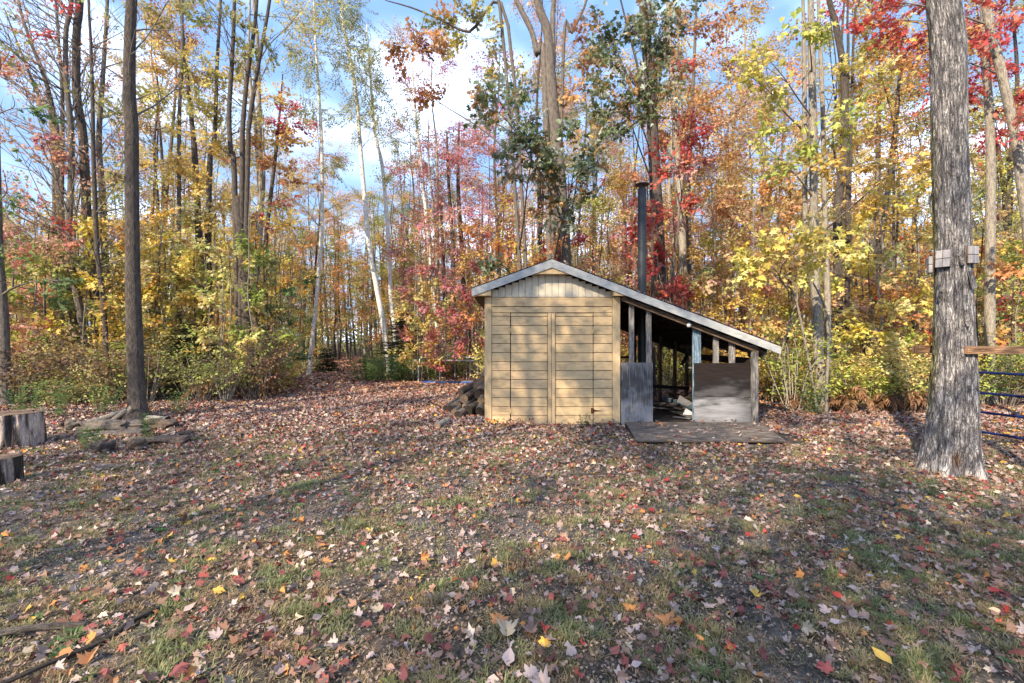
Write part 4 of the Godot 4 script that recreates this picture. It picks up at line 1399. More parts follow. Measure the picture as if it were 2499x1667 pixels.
func make_litter() -> void:
	var rng := RandomNumberGenerator.new()
	rng.seed = 71
	# the leaves nearest the camera are things of their own
	var classes := [
		["pale pinkish tan maple leaf lying in the grass of the foreground", Color(0.37, 0.285, 0.26), 0.36], ["dull brown curled maple leaf lying in the grass of the foreground", Color(0.23, 0.14, 0.105), 0.28],
		["dark wine red maple leaf lying in the grass of the foreground", Color(0.18, 0.06, 0.055), 0.13], ["bright red maple leaf lying in the grass of the foreground", Color(0.32, 0.08, 0.065), 0.04],
		["orange maple leaf lying in the grass of the foreground", Color(0.38, 0.17, 0.07), 0.07], ["golden yellow maple leaf lying in the grass of the foreground", Color(0.58, 0.35, 0.07), 0.02], ["light straw coloured maple leaf lying in the grass of the foreground", Color(0.40, 0.32, 0.22), 0.07]]
	var mats := []
	for c in classes:
		mats.append(mat(c[1], 0.75))
	# the ones the eye picks out first: x and y in the photograph, colour class, size, words
	var picked := [
		[1218, 1500, 4, 0.115, "large orange and red maple leaf upright in the grass at bottom centre"], [1236, 1535, 6, 0.145, "largest straw coloured maple leaf, flat, at bottom centre"],
		[1212, 1368, 5, 0.085, "bright yellow maple leaf above the orange one at bottom centre"], [1328, 1553, 5, 0.10, "golden maple leaf with pointed lobes among red ones at bottom centre"],
		[1296, 1535, 1, 0.11, "rust brown leaf leaning on the golden leaf at bottom centre"], [1328, 1335, 0, 0.085, "pale flat leaf alone in the grass above bottom centre"],
		[1393, 1572, 0, 0.12, "broad pinkish white leaf right of the golden leaf at bottom centre"], [1240, 1605, 0, 0.12, "pale drooping leaf below the largest straw coloured leaf"],
		[1300, 1635, 0, 0.10, "pale leaf pointing down at the bottom edge, right of centre"], [1320, 1655, 0, 0.12, "pale leaf cut by the bottom edge of the picture"],
		[1625, 1505, 4, 0.11, "orange leaf right of bottom centre on darker grass"], [1714, 1365, 4, 0.10, "orange leaf upright in the right middle of the lawn"],
		[1842, 1446, 5, 0.09, "orange yellow leaf in the right part of the foreground"], [1480, 1286, 0, 0.09, "round tan leaf lying flat right of the shed door line"],
		[2380, 1410, 4, 0.10, "large rust orange leaf near the right edge"], [2155, 1615, 5, 0.12, "broad yellow tan leaf at lower right on gravel"],
		[2010, 1627, 3, 0.09, "red leaf on gravel at lower right"], [220, 1600, 4, 0.11, "orange leaf curled upward at lower left"], [160, 1592, 4, 0.10, "amber leaf standing on edge at lower left"],
		[440, 1640, 2, 0.10, "purple red leaf at the bottom edge, left"]]
	var placed := []
	for q in picked:
		var d: float = FOCAL * (EYE - 0.03) / (q[1] - 833.0)
		placed.append([Vector2((q[0] - 1249.5) * d / FOCAL, -d), q[2], q[3], q[4]])
	var tries := 0
	while placed.size() < 300 and tries < 5000:
		tries += 1
		var d := sqrt(rng.randf_range(1.9 * 1.9, 3.55 * 3.55))
		var x := rng.randf_range(-1.13, 1.13) * d
		var clash := false
		for p in placed:
			if (p[0] as Vector2).distance_to(Vector2(x, -d)) < 0.085:
				clash = true
				break
		if clash:
			continue
		var k := rng.randf()
		var c := 0
		while c < 6 and k > classes[c][2]:
			k -= classes[c][2]
			c += 1
		placed.append([Vector2(x, -d), c, rng.randf_range(0.045, 0.08), ""])
	for i in placed.size():
		var p: Array = placed[i]
		var at := Vector3(p[0].x, ground_height(p[0].x, p[0].y) + rng.randf_range(0.022, 0.04), p[0].y)
		var nrm := Vector3.UP + any_dir(rng) * (1.0 if i % 3 == 0 else 0.6)
		var b := aim(any_dir(rng) * Vector3(1, 0.15, 1), nrm, p[2] * 0.80)
		if p[3] != "":
			b = aim(Vector3(rng.randf_range(-0.6, 0.6), 0.2, -1), Vector3(rng.randf_range(-0.3, 0.3), 1, 0.45), p[2] * 0.75)
		single("fallen_leaf", p[3] if p[3] != "" else classes[p[1]][0], "leaf", leaf_meshes[i % 8], mats[p[1]], Transform3D(b, at), "fallen leaves on the grass")
	# the rest of the litter
	for k in 8:
		var rows := PackedFloat32Array()
		var n := 17000
		for i in n:
			var d := sqrt(rng.randf_range(1.6 * 1.6, 15.5 * 15.5))
			var x := rng.randf_range(-1.22, 1.22) * d
			var z := -d
			var cover := lerpf(0.55, 1.0, smoothstep(3.2, 7.0, d))
			cover *= 1.0 - 0.65 * gravel_share(x, z)
			cover *= 0.65 + 0.75 * clampf(noise.get_noise_2d(x * 16.0 + 7.0, z * 16.0) + 0.5, 0.0, 1.0)
			if rng.randf() > cover or (d < 3.6 and rng.randf() < 0.3):
				continue
			if z < -8.12 and z > -11.2 and x > -0.5 and x < 4.4:
				continue
			var lift := rng.randf_range(0.008, 0.03)
			if x > 1.85 and x < 4.3 and z > -8.14 and z < -6.55:
				if rng.randf() < 0.93:
					continue
				lift = 0.062
			var mound := 0.10 * exp(-pow((z + 8.15) / 0.35, 2.0)) if x > -0.8 and x < 1.9 and absf(x - 0.75) > 0.35 else 0.0
			lift += mound * rng.randf()
			var nrm := Vector3.UP + any_dir(rng) * (0.8 if d > 4.0 else 0.95)
			var size := rng.randf_range(0.028, 0.066) if d < 7.0 else rng.randf_range(0.04, 0.08)
			if rng.randf() < 0.2:
				size *= 0.6
			push(rows, aim(any_dir(rng) * Vector3(1, 0.2, 1), nrm, size), Vector3(x, ground_height(x, z) + lift, z), litter_tone(rng))
		var o := many(numbered("leaf_litter"), leaf_meshes[k], M.litter, rows, self)
		o.set_meta("label", "fallen leaves strewn over the clearing, too many to count")
		o.set_meta("category", "leaves")
		o.set_meta("group", "leaf litter on the ground")
	# further in, the floor of the wood: squares of litter laid side by side, each turned its own way
	for k in 4:
		var s := Shape.new()
		for i in 150:
			var at := Vector3(rng.randf_range(-0.75, 0.75), rng.randf_range(0.01, 0.05), rng.randf_range(-0.75, 0.75))
			var b := aim(any_dir(rng) * Vector3(1, 0.2, 1), Vector3.UP + any_dir(rng) * 0.6, rng.randf_range(0.07, 0.12))
			leaf_into(s, Transform3D(b, at), MAPLE_LOW, litter_tone(rng), 0.2, 0.3)
		var rows := PackedFloat32Array()
		for i in 700:
			var d := rng.randf_range(13.0, 46.0)
			var x := rng.randf_range(-1.2, 1.2) * d
			if Vector2(x + 0.35 * d + 0.5, 0).length() > 3.0 and rng.randf() < 0.25:
				continue
			var l := rng.randf_range(0.85, 1.2)
			push(rows, Basis(Vector3.UP, rng.randf() * TAU), Vector3(x, ground_height(x, -d) * 0.5, -d), Color(l * 1.12, l, l * 0.85))
		var o := many(numbered("forest_litter"), s.done(), M.litter, rows, self)
		o.set_meta("label", "leaf litter on the floor of the wood behind the clearing")
		o.set_meta("category", "leaves")
		o.set_meta("group", "leaf litter of the wood")


func make_grass() -> void:
	var rng := RandomNumberGenerator.new()
	rng.seed = 91
	for k in 5:
		var s := Shape.new()
		for i in 14:
			var a := rng.randf() * TAU
			var at := Vector3(cos(a), 0, sin(a)) * rng.randf() * 0.035
			var lean := Vector3(cos(a), 0, sin(a)) * rng.randf_range(0.2, 1.5)
			var flat := k >= 3
			var h := rng.randf_range(0.010, 0.030) * (1.5 if flat else 1.0)
			if flat:
				lean *= 3.0
			var w := Vector3(-sin(a), 0, cos(a)) * rng.randf_range(0.0016, 0.003)
			var p1 := at + (Vector3.UP + lean * 0.4).normalized() * h * 0.55
			var p2 := p1 + (Vector3.UP * 0.55 + lean).normalized() * h * 0.7
			var dry := rng.randf()
			var col := Color(0.17, 0.22, 0.075).lerp(Color(0.34, 0.27, 0.16), 1.0 if dry > 0.42 or flat else dry * 0.8)
			var l := rng.randf_range(0.7, 1.2)
			col = Color(col.r * l, col.g * l, col.b * l)
			s.face([at - w, at + w, p1 + w * 0.8, p1 - w * 0.8], lean + Vector3(0, 0.5, 0), col)
			s.tri(p1 - w * 0.8, p1 + w * 0.8, p2, col)
		var rows := PackedFloat32Array()
		for i in 34000:
			var d := sqrt(rng.randf_range(1.6 * 1.6, 9.5 * 9.5))
			var x := rng.randf_range(-1.2, 1.2) * d
			if rng.randf() > grass_share(x, -d) * 1.1 + (0.30 if k >= 3 else 0.05):
				continue
			if d > 8.1 or (x > 1.75 and x < 4.45 and d > 6.5):
				continue
			var g := clampf(0.45 + 1.3 * noise.get_noise_2d(x * 22.0 + 33.0, -d * 22.0), 0.0, 1.0)
			var tint := Color(1.2, 1.0, 1.0).lerp(Color(0.7, 0.92, 0.7), g)
			var size := rng.randf_range(0.6, 1.15) * (0.8 + 0.5 * g)
			push(rows, Basis(Vector3.UP, rng.randf() * TAU).scaled(Vector3(size, size * rng.randf_range(0.7, 1.2), size)), Vector3(x, ground_height(x, -d), -d), tint)
		var o := many(numbered("grass"), s.done(), M.grass, rows, self)
		o.set_meta("label", "short dry and green grass growing through the leaves")
		o.set_meta("category", "grass")
		o.set_meta("group", "grass of the clearing")
	# crumbs of leaf and bark trodden into the ground
	var bits := Shape.new()
	for i in 9:
		var at := Vector3(rng.randf_range(-0.09, 0.09), rng.randf_range(0.002, 0.012), rng.randf_range(-0.09, 0.09))
		var b := aim(any_dir(rng) * Vector3(1, 0.15, 1), Vector3.UP + any_dir(rng) * 0.6, rng.randf_range(0.008, 0.026))
		var l := rng.randf_range(0.5, 1.3)
		leaf_into(bits, Transform3D(b, at), [Vector2(0, 0), Vector2(0.4, 0.5), Vector2(0, 1)], Color(0.24, 0.165, 0.125) * l, 0.3, 0.4)
	var br := PackedFloat32Array()
	for i in 15000:
		var d := sqrt(rng.randf_range(1.6 * 1.6, 8.1 * 8.1))
		var x := rng.randf_range(-1.2, 1.2) * d
		if x > 1.75 and x < 4.45 and d > 6.5:
			continue
		var l := rng.randf_range(0.7, 1.5)
		push(br, Basis(Vector3.UP, rng.randf() * TAU), Vector3(x, ground_height(x, -d), -d), Color(l, l, l))
	var ob := many("leaf_crumbs", bits.done(), M.litter, br, self)
	ob.set_meta("label", "crumbled brown leaf and bark bits trodden into the ground")
	ob.set_meta("category", "litter")
	# low broad-leaved weeds
	var w := Shape.new()
	for i in 9:
		var a := i * 2.4
		var b := aim(Vector3(cos(a), rng.randf_range(0.3, 0.9), sin(a)), Vector3.UP, rng.randf_range(0.035, 0.075))
		leaf_into(w, Transform3D(b, Vector3(cos(a), 0, sin(a)) * 0.012), OVAL, Color(0.10, 0.16, 0.055) * rng.randf_range(0.7, 1.2), 0.3, 0.5)
	var wr := PackedFloat32Array()
	for i in 520:
		var d := sqrt(rng.randf_range(1.7 * 1.7, 8.0 * 8.0))
		var x := rng.randf_range(-1.15, 1.15) * d
		if noise.get_noise_2d(x * 12.0 + 3.0, -d * 12.0) < 0.05 or (x > 1.75 and d > 6.4):
			continue
		push(wr, Basis(Vector3.UP, rng.randf() * TAU) * rng.randf_range(0.3, 0.85), Vector3(x, ground_height(x, -d) + 0.004, -d), Color(rng.randf_range(0.8, 1.5), 1, 1))
	var ow := many("low_weeds", w.done(), M.grass, wr, self)
	ow.set_meta("label", "small green broad-leaved weeds in the lawn")
	ow.set_meta("category", "weeds")
	# grit and pebbles
	var ps := Shape.new()
	for e in [[1, 1, 1], [-1, 1, 1], [1, -1, 1], [1, 1, -1], [-1, -1, 1], [-1, 1, -1], [1, -1, -1], [-1, -1, -1]]:
		ps.face([Vector3(e[0], 0, 0), Vector3(0, e[1] * 0.7, 0), Vector3(0, 0, e[2])], Vector3(e[0], e[1], e[2]), Color.WHITE)
	var pr := PackedFloat32Array()
	for i in 26000:
		var d := sqrt(rng.randf_range(1.6 * 1.6, 7.0 * 7.0))
		var x := rng.randf_range(-1.2, 1.2) * d
		if rng.randf() > gravel_share(x, -d) * 1.6 + 0.12:
			continue
		var l := rng.randf_range(0.12, 0.36)
		var size := 0.003 + 0.006 * rng.randf() * rng.randf()
		push(pr, Basis.from_euler(any_dir(rng) * 3.0) * size, Vector3(x, ground_height(x, -d) + size * 0.4, -d), Color(l, l * 0.97, l * 0.96))
	var op := many("gravel", ps.done(), M.litter, pr, self)
	op.set_meta("label", "small grey stones and wood chips of the worn track")
	op.set_meta("category", "gravel")


# ---------------------------------------------------------------- the trees one can tell apart

func stem(d: float, p: Array, w: Array) -> Array:
	# a trunk measured in the photograph, standing at depth d; w are its widths there
	var q := []
	var r := []
	for i in p.size():
		var at := spot(p[i][0], p[i][1], d)
		if i == 0:
			at.y = -0.06
		q.append(at)
		# a round trunk away from the middle of a wide picture is drawn wider than it is
		var wide := sqrt(1.0 + pow((p[i][0] - 1249.5) / FOCAL, 2.0))
		r.append((w[i] if i < w.size() else w[-1] * pow(0.8, i - w.size() + 1)) * d / FOCAL * 0.5 / wide)
	return [q, r]


func blob(px: float, py: float, d: float, rx: float, ry: float, n: int, pal: String) -> Array:
	var k := d / FOCAL
	return [spot(px, py, d), Vector3(rx * k, ry * k, (rx + ry) * 0.5 * k), n, pal]


func leaf_parts(root: Node3D, blobs: Array, n: int, size: float, sd: int) -> void:
	# the leaves of a near branch that can be told apart, each a mesh of its own
	var rng := RandomNumberGenerator.new()
	rng.seed = sd
	var mats := {}
	for i in n:
		var b: Array = blobs[i % blobs.size()]
		var pal: String = b[3]
		var k: int = rng.randi() % PALETTE[pal].size()
		var key := pal + str(k)
		if not mats.has(key):
			mats[key] = foliage(PALETTE[pal][k])
		var at: Vector3 = b[0] + any_dir(rng) * (b[1] as Vector3) * pow(rng.randf(), 0.4) - root.position
		var o := part("leaf", leaf_meshes[rng.randi() % 8], mats[key], root)
		o.transform = Transform3D(aim(any_dir(rng) + Vector3(0, -0.7, 0.2), Vector3.UP * 0.8 + any_dir(rng) * 0.7, size * rng.randf_range(0.75, 1.2)), at)


func make_named_trees() -> void:
	# left side
	tree("maple_tree", "straight grey brown maple trunk standing in front at left with a split base", [stem(8.6, [[338, 1026], [334, 975], [330, 880], [325, 740], [323, 600], [322, 450], [321, 306], [315, 230], [318, 76], [321, 0], [322, -250], [318, -600], [316, -900]], [56, 47, 44, 41, 38, 37, 35, 34, 31, 29, 24, 16, 8])],
		[blob(300, -260, 8.0, 140, 80, 26, "yellow"), blob(420, -420, 9.0, 180, 120, 30, "gold"), blob(200, -520, 8.5, 160, 120, 26, "blush")],
		{"bark": "bark_dark", "bare": {"n": 12, "low": 4.2, "high": 8.0, "lean": Vector3(-0.5, 0, 0), "long": 2.2, "subs": 5, "leafy": 0.08, "pal": "gold", "rise": 0.7}})
	var green := [blob(60, 700, 9.7, 130, 50, 16, "green"), blob(20, 610, 9.7, 70, 60, 10, "green"), blob(30, 250, 9.7, 60, 90, 12, "green"), blob(15, 130, 9.7, 45, 70, 8, "olive"), blob(8, 430, 9.7, 50, 80, 8, "green"), blob(150, 690, 9.7, 60, 25, 8, "green")]
	var g := tree("maple_tree", "tree cut by the left edge with green leaves hanging beside the large stump", [stem(10.4, [[14, 1006], [11, 920], [8, 800], [3, 700], [-4, 600], [-12, 300], [-14, 0], [-20, -400]], [44, 36, 33, 28, 26, 24, 20, 10])],
		green, {"leaf": 0.95, "bark": "bark_grey", "rise": 0.1})
	leaf_parts(g, green, 60, 0.12, 5)
	var bare_red := {"n": 34, "low": 2.8, "high": 12.0, "lean": Vector3(-0.75, 0, 0), "long": 3.6, "subs": 9, "leafy": 0.17, "pal": "blush", "rise": 1.0}
	tree("maple_tree", "dark straight trunk at the middle of the left clump with bare fanned branches", [stem(13.0, [[246, 962], [243, 918], [232, 740], [222, 600], [214, 574], [203, 344], [187, 230], [187, 77], [195, 0], [205, -300], [210, -600]], [36, 31, 29, 28, 27, 25, 24, 22, 20, 12, 6])],
		[blob(250, 230, 12.6, 70, 50, 16, "olive"), blob(130, 60, 12.5, 120, 60, 16, "red")], {"bark": "bark_dark", "bare": bare_red})
	tree("maple_tree", "slanting trunk left of the dark one with sparse red leaves", [stem(12.6, [[234, 968], [220, 902], [192, 740], [168, 600], [174, 421], [172, 306], [161, 191], [161, 77], [174, 0], [180, -250], [190, -500]], [26, 23, 21, 20, 18, 17, 15, 14, 12, 8, 4])],
		[blob(155, 560, 12.3, 50, 40, 8, "red"), blob(120, 340, 12.2, 90, 60, 14, "pink")], {"bark": "bark_grey", "bare": bare_red})
	tree("maple_tree", "forked trunk leaning far left with many thin red leaved branches", [stem(13.6, [[207, 958], [190, 850], [172, 700], [160, 600], [151, 574], [142, 421], [140, 333], [112, 200], [60, 60], [20, -100], [-20, -260]], [28, 26, 25, 24, 23, 20, 17, 13, 9, 6, 3]), stem(13.6, [[142, 421], [128, 330], [100, 250], [60, 150], [10, 20]], [16, 13, 10, 7, 3]), stem(13.6, [[145, 440], [152, 330], [150, 200], [140, 60], [130, -80]], [14, 12, 10, 8, 4])],
		[blob(60, 130, 13.2, 110, 70, 18, "red"), blob(40, 330, 13.0, 90, 60, 12, "blush"), blob(150, 400, 13.2, 60, 60, 9, "red")], {"bark": "bark_grey", "bare": {"n": 46, "low": 3.0, "high": 11.5, "lean": Vector3(-1.0, 0, 0), "long": 4.2, "subs": 9, "leafy": 0.15, "pal": "pink", "rise": 0.85}})
	tree("maple_tree", "thin crooked trunk nearest the clearing in the left clump", [stem(11.5, [[263, 980], [260, 900], [256, 800], [250, 720], [240, 640], [236, 600], [228, 383], [226, 268], [222, 115], [216, 0], [215, -200]], [18, 16, 15, 15, 14, 14, 12, 11, 9, 7, 4])],
		[blob(270, 400, 11.2, 60, 40, 10, "olive")], {"bark": "bark_dark", "bare": {"n": 18, "low": 3.0, "high": 9.0, "lean": Vector3(0.3, 0, 0), "long": 2.4, "subs": 6, "leafy": 0.12, "pal": "olive", "rise": 0.6}})
	tree("maple_tree", "pale trunk just left of the straight front maple", [stem(15.0, [[283, 946], [277, 830], [264, 700], [255, 600], [249, 459], [241, 344], [250, 200], [262, 0], [270, -250]], [26, 23, 21, 20, 19, 16, 13, 9, 5])],
		[blob(275, 480, 14.5, 50, 50, 12, "lime"), blob(300, 300, 14.5, 60, 60, 12, "olive")], {"bark": "bark_grey", "bare": {"n": 18, "low": 3.0, "high": 11.0, "lean": Vector3(0.2, 0, 0), "long": 2.6, "subs": 7, "leafy": 0.15, "pal": "olive", "rise": 0.8}})
	# gold maples between the left clump and the path
	tree("maple_tree", "slender straight maple with layered golden leaves right of the front maple", [stem(14.8, [[442, 946], [440, 840], [437, 700], [436, 600], [437, 430], [438, 268], [445, 100], [440, -200]], [14, 13, 12, 12, 11, 10, 8, 4])],
		[blob(400, 400, 14.2, 110, 40, 60, "gold"), blob(470, 440, 14.4, 110, 40, 60, "gold"), blob(380, 560, 14.2, 90, 50, 50, "gold"), blob(450, 640, 14.0, 110, 60, 60, "yellow"), blob(430, 250, 14.4, 120, 60, 70, "yellow"), blob(480, 730, 13.8, 90, 40, 36, "yellow"), blob(390, 700, 13.9, 70, 50, 30, "yellow")], {"bark": "bark_grey", "leaf": 0.85})
	tree("maple_tree", "left of two close brown trunks with a gold crown", [stem(16.0, [[501, 942], [499, 870], [497, 800], [487, 600], [474, 363], [467, 287], [450, 120], [430, -100]], [24, 21, 20, 19, 15, 12, 9, 5])],
		[blob(420, 140, 15.0, 130, 70, 90, "gold"), blob(520, 180, 15.2, 110, 60, 80, "yellow"), blob(360, 60, 15.0, 90, 60, 50, "gold"), blob(460, 30, 15.3, 130, 60, 60, "olive")], {"bark": "bark_dark", "leaf": 0.9})
	tree("maple_tree", "right of two close brown trunks with bare upper limbs", [stem(16.2, [[518, 942], [516, 870], [515, 800], [508, 600], [513, 383], [524, 333], [530, 150], [545, -100]], [21, 19, 18, 17, 14, 12, 9, 5])],
		[blob(540, 260, 15.6, 110, 50, 80, "yellow"), blob(545, 480, 15.4, 90, 50, 55, "gold"), blob(470, 540, 15.6, 80, 50, 50, "gold")], {"bark": "bark_dark", "leaf": 0.9, "bare": {"n": 10, "low": 5.0, "high": 11.0, "lean": Vector3(0.1, 0, 0), "long": 2.6, "subs": 6, "leafy": 0.2, "pal": "gold", "rise": 0.8}})
	tree("maple_tree", "tall maple left of the path whose trunk splits into three upright limbs", [stem(12.5, [[610, 968], [608, 900], [603, 820], [601, 753], [594, 640], [591, 600], [582, 510], [585, 480]], [29, 26, 25, 24, 23, 23, 22, 20]), stem(12.5, [[583, 505], [572, 430], [563, 364], [559, 268], [566, 153], [572, 0], [575, -250]], [14, 14, 13, 12, 11, 9, 4]), stem(12.5, [[586, 500], [591, 413], [593, 306], [603, 191], [624, 38], [635, -150]], [16, 14, 12, 11, 9, 4]), stem(12.5, [[590, 450], [605, 383], [608, 306], [628, 172], [658, 0], [675, -160]], [13, 12, 12, 10, 8, 4])],
		[blob(640, 90, 12.3, 110, 60, 40, "olive"), blob(560, 60, 12.2, 90, 60, 34, "olive"), blob(660, 240, 12.3, 80, 40, 26, "gold"), blob(520, 330, 12.4, 70, 40, 22, "gold")], {"bark": "bark_dark", "bare": {"n": 14, "low": 4.0, "high": 10.0, "lean": Vector3.ZERO, "long": 2.0, "subs": 6, "leafy": 0.25, "pal": "olive", "rise": 0.6}})
	tree("maple_tree", "thin tree with a scarlet top left of the first white birch", [stem(17.0, [[655, 930], [651, 800], [648, 680], [650, 574], [672, 383], [682, 280], [690, 180]], [13, 12, 11, 11, 9, 6, 3])],
		[blob(695, 285, 16.6, 65, 60, 75, "red"), blob(660, 390, 16.5, 80, 50, 40, "rust"), blob(700, 340, 16.4, 90, 35, 50, "gold"), blob(650, 500, 16.6, 80, 60, 50, "red"), blob(720, 440, 16.8, 80, 40, 36, "rust"), blob(620, 640, 16.2, 60, 60, 30, "orange")], {"bark": "bark_dark"})
	# white birches along the path
	var bt := {"kind": "small", "leaf": 1.25, "bark": "birch", "flare": false, "twig": "twig"}
	tree("birch_tree", "slim white birch left of the path with its foot hidden in shrubs", [stem(19.0, [[753, 920], [757, 870], [764, 810], [783, 600], [786, 450], [783, 306], [770, 100], [760, -150]], [12, 11, 10, 10, 9, 8, 6, 3])],
		[blob(770, 120, 18.5, 110, 90, 126, "birch"), blob(740, 250, 18.5, 80, 60, 72, "birch"), blob(800, 380, 18.6, 60, 60, 30, "olive"), blob(750, -20, 18.5, 120, 80, 90, "birch")], bt)
	tree("birch_tree", "tallest leaning white birch right of the path", [stem(19.5, [[953, 917], [947, 880], [936, 791], [920, 705], [901, 600], [886, 440], [877, 325], [869, 230], [850, 120], [834, 38], [815, -120]], [16, 15, 14, 13, 12, 11, 10, 9, 8, 7, 4])],
		[blob(840, 120, 19.0, 90, 80, 126, "birch"), blob(900, 200, 19.0, 80, 70, 108, "birch"), blob(810, 20, 19.0, 90, 70, 108, "birch"), blob(930, 320, 19.0, 70, 60, 72, "birch"), blob(850, 280, 19.0, 60, 60, 64, "birch")], bt)
	tree("birch_tree", "white birch just right of the tallest birch, behind the dark spruce", [stem(20.5, [[962, 912], [964, 855], [962, 791], [954, 728], [949, 600], [934, 413], [915, 325], [905, 200], [895, 60]], [12, 12, 11, 11, 10, 9, 8, 6, 3])],
		[blob(930, 230, 20, 80, 80, 108, "birch"), blob(970, 400, 20, 60, 60, 40, "olive"), blob(900, 80, 20, 80, 80, 90, "birch")], bt)
	tree("birch_tree", "pale grey birch leaning behind the wide metal tube frame", [stem(20.8, [[1090, 910], [1078, 871], [1060, 743], [1047, 600], [1043, 560], [1026, 383], [1014, 276], [1005, 150]], [13, 11, 10, 9, 9, 8, 6, 3])],
		[blob(1010, 200, 20.3, 70, 60, 40, "rust"), blob(1040, 330, 20.4, 70, 50, 40, "olive"), blob(990, 120, 20.4, 70, 60, 46, "orange")], bt)
	tree("maple_tree", "thin dark trunk right of the pale leaning birch", [stem(21.0, [[1109, 915], [1108, 874], [1106, 740], [1105, 600], [1095, 450], [1090, 320]], [12, 11, 11, 10, 8, 4])],
		[blob(1110, 360, 20.4, 100, 60, 90, "pink"), blob(1050, 400, 20.4, 80, 60, 60, "pink"), blob(1130, 500, 20.5, 90, 60, 60, "pink"), blob(1060, 560, 20.4, 70, 60, 46, "blush")], {"bark": "bark_dark", "kind": "far"})
	tree("maple_tree", "dark trunk rising behind the left end of the shed roof with crimson leaves", [stem(22.0, [[1147, 908], [1143, 823], [1137, 760], [1127, 600], [1118, 450], [1120, 300]], [14, 13, 13, 12, 9, 4])],
		[blob(1175, 330, 21.5, 80, 60, 90, "pink"), blob(1150, 420, 21.5, 90, 60, 70, "pink"), blob(1200, 560, 21.3, 90, 60, 60, "red"), blob(1160, 640, 21.3, 70, 50, 40, "orange")], {"bark": "bark_dark", "kind": "far"})
	tree("maple_tree", "broken dark trunk between the pale birch and the thin dark trunk", [stem(22.5, [[1098, 906], [1095, 855], [1087, 743], [1080, 600], [1076, 480]], [12, 11, 10, 9, 4])], [blob(1080, 540, 22, 60, 60, 40, "orange"), blob(1130, 700, 22, 60, 60, 40, "rust")], {"bark": "bark_dark", "kind": "far"})
	# behind the shed
	var silver := [blob(1185, 210, 10.2, 60, 40, 24, "silver"), blob(1235, 275, 10.2, 90, 55, 53, "silver"), blob(1330, 330, 10.0, 110, 60, 62, "silver"), blob(1400, 430, 10.2, 110, 50, 58, "silver"), blob(1300, 390, 10.2, 90, 50, 48, "silver"), blob(1440, 350, 10.4, 80, 60, 43, "silver"), blob(1380, 500, 10.6, 70, 40, 29, "silver"), blob(1210, 650, 11.5, 40, 40, 14, "silver")]
	var big := tree("maple_tree", "large forked maple directly behind the shed ridge with silvery leaves", [stem(13.5, [[1388, 958], [1384, 850], [1380, 700], [1378, 600], [1370, 478], [1358, 340], [1347, 230], [1343, 172], [1336, 77], [1312, 0], [1300, -150], [1290, -400]], [38, 34, 30, 29, 28, 28, 29, 26, 22, 19, 13, 6]), stem(13.5, [[1349, 215], [1328, 165], [1312, 134], [1298, 77], [1270, 20], [1255, -20], [1235, -160]], [15, 15, 14, 13, 12, 11, 6]), stem(13.5, [[1350, 190], [1349, 120], [1350, 30], [1353, -60], [1360, -220]], [14, 13, 12, 10, 5]), stem(13.5, [[1360, 170], [1375, 120], [1395, 80], [1428, 11], [1445, -60]], [9, 8, 7, 6, 3]), stem(13.3, [[1300, 70], [1240, 62], [1145, 77], [1080, 50], [1010, 20], [940, 0]], [9, 8, 7, 5, 4, 2]), stem(13.3, [[1290, 60], [1220, 20], [1160, -20], [1090, -60]], [9, 8, 6, 3])],
		silver + [blob(1010, 120, 12.8, 80, 60, 44, "rust"), blob(1070, 70, 12.8, 80, 60, 40, "orange"), blob(1015, 220, 12.9, 50, 60, 26, "rust"), blob(1170, 100, 13.6, 110, 70, 60, "yellow"), blob(1240, 190, 14.0, 80, 50, 36, "yellow"), blob(1120, 30, 13.0, 100, 50, 36, "olive"), blob(1430, 120, 13.4, 70, 80, 36, "rust"), blob(1400, 230, 13.6, 60, 60, 26, "orange")], {"bark": "bark_grey", "leaf": 1.1, "tint": Color(1.4, 1.35, 1.25)})
	leaf_parts(big, silver, 140, 0.145, 15)
	var silver2 := [blob(1480, 110, 10.6, 60, 90, 58, "silver"), blob(1490, 240, 10.6, 70, 70, 58, "silver"), blob(1570, 90, 10.4, 70, 80, 58, "silver"), blob(1625, 50, 10.2, 80, 60, 53, "silver"), blob(1560, 250, 10.6, 60, 70, 43, "silver"), blob(1610, 190, 10.4, 60, 60, 38, "silver")]
	var two := tree("maple_tree", "dark barked maple rising just right of the stovepipe", [stem(14.6, [[1620, 945], [1618, 860], [1616, 730], [1607, 600], [1596, 383], [1588, 230], [1569, 0], [1560, -200], [1550, -450]], [43, 38, 37, 33, 29, 26, 21, 14, 6]), stem(12.2, [[1597, 480], [1585, 330], [1560, 180], [1530, 60], [1500, -60]], [9, 8, 7, 5, 3])],
		silver2 + [blob(1700, 60, 12.0, 80, 50, 36, "rust"), blob(1650, 150, 12.5, 60, 50, 26, "red")], {"bark": "bark_dark", "leaf": 1.1})
	leaf_parts(two, silver2, 110, 0.145, 16)
	var scarlet := [blob(1570, 515, 10.2, 60, 35, 18, "red"), blob(1640, 500, 10.4, 50, 40, 14, "red"), blob(1660, 720, 11.5, 45, 28, 14, "red"), blob(1640, 400, 11.0, 80, 50, 26, "red"), blob(1680, 330, 11.5, 70, 50, 24, "red"), blob(1720, 390, 11.5, 70, 40, 22, "pink"), blob(1590, 640, 11.8, 30, 40, 8, "red")]
	var rs := tree("red_maple_sapling", "young maple with scarlet leaves around the stovepipe", [stem(11.8, [[1640, 985], [1648, 850], [1640, 700], [1655, 560], [1670, 420], [1690, 280]], [8, 7, 6, 5, 4, 2])], scarlet, {"bark": "bark_grey", "flare": false})
	leaf_parts(rs, scarlet, 70, 0.12, 17)
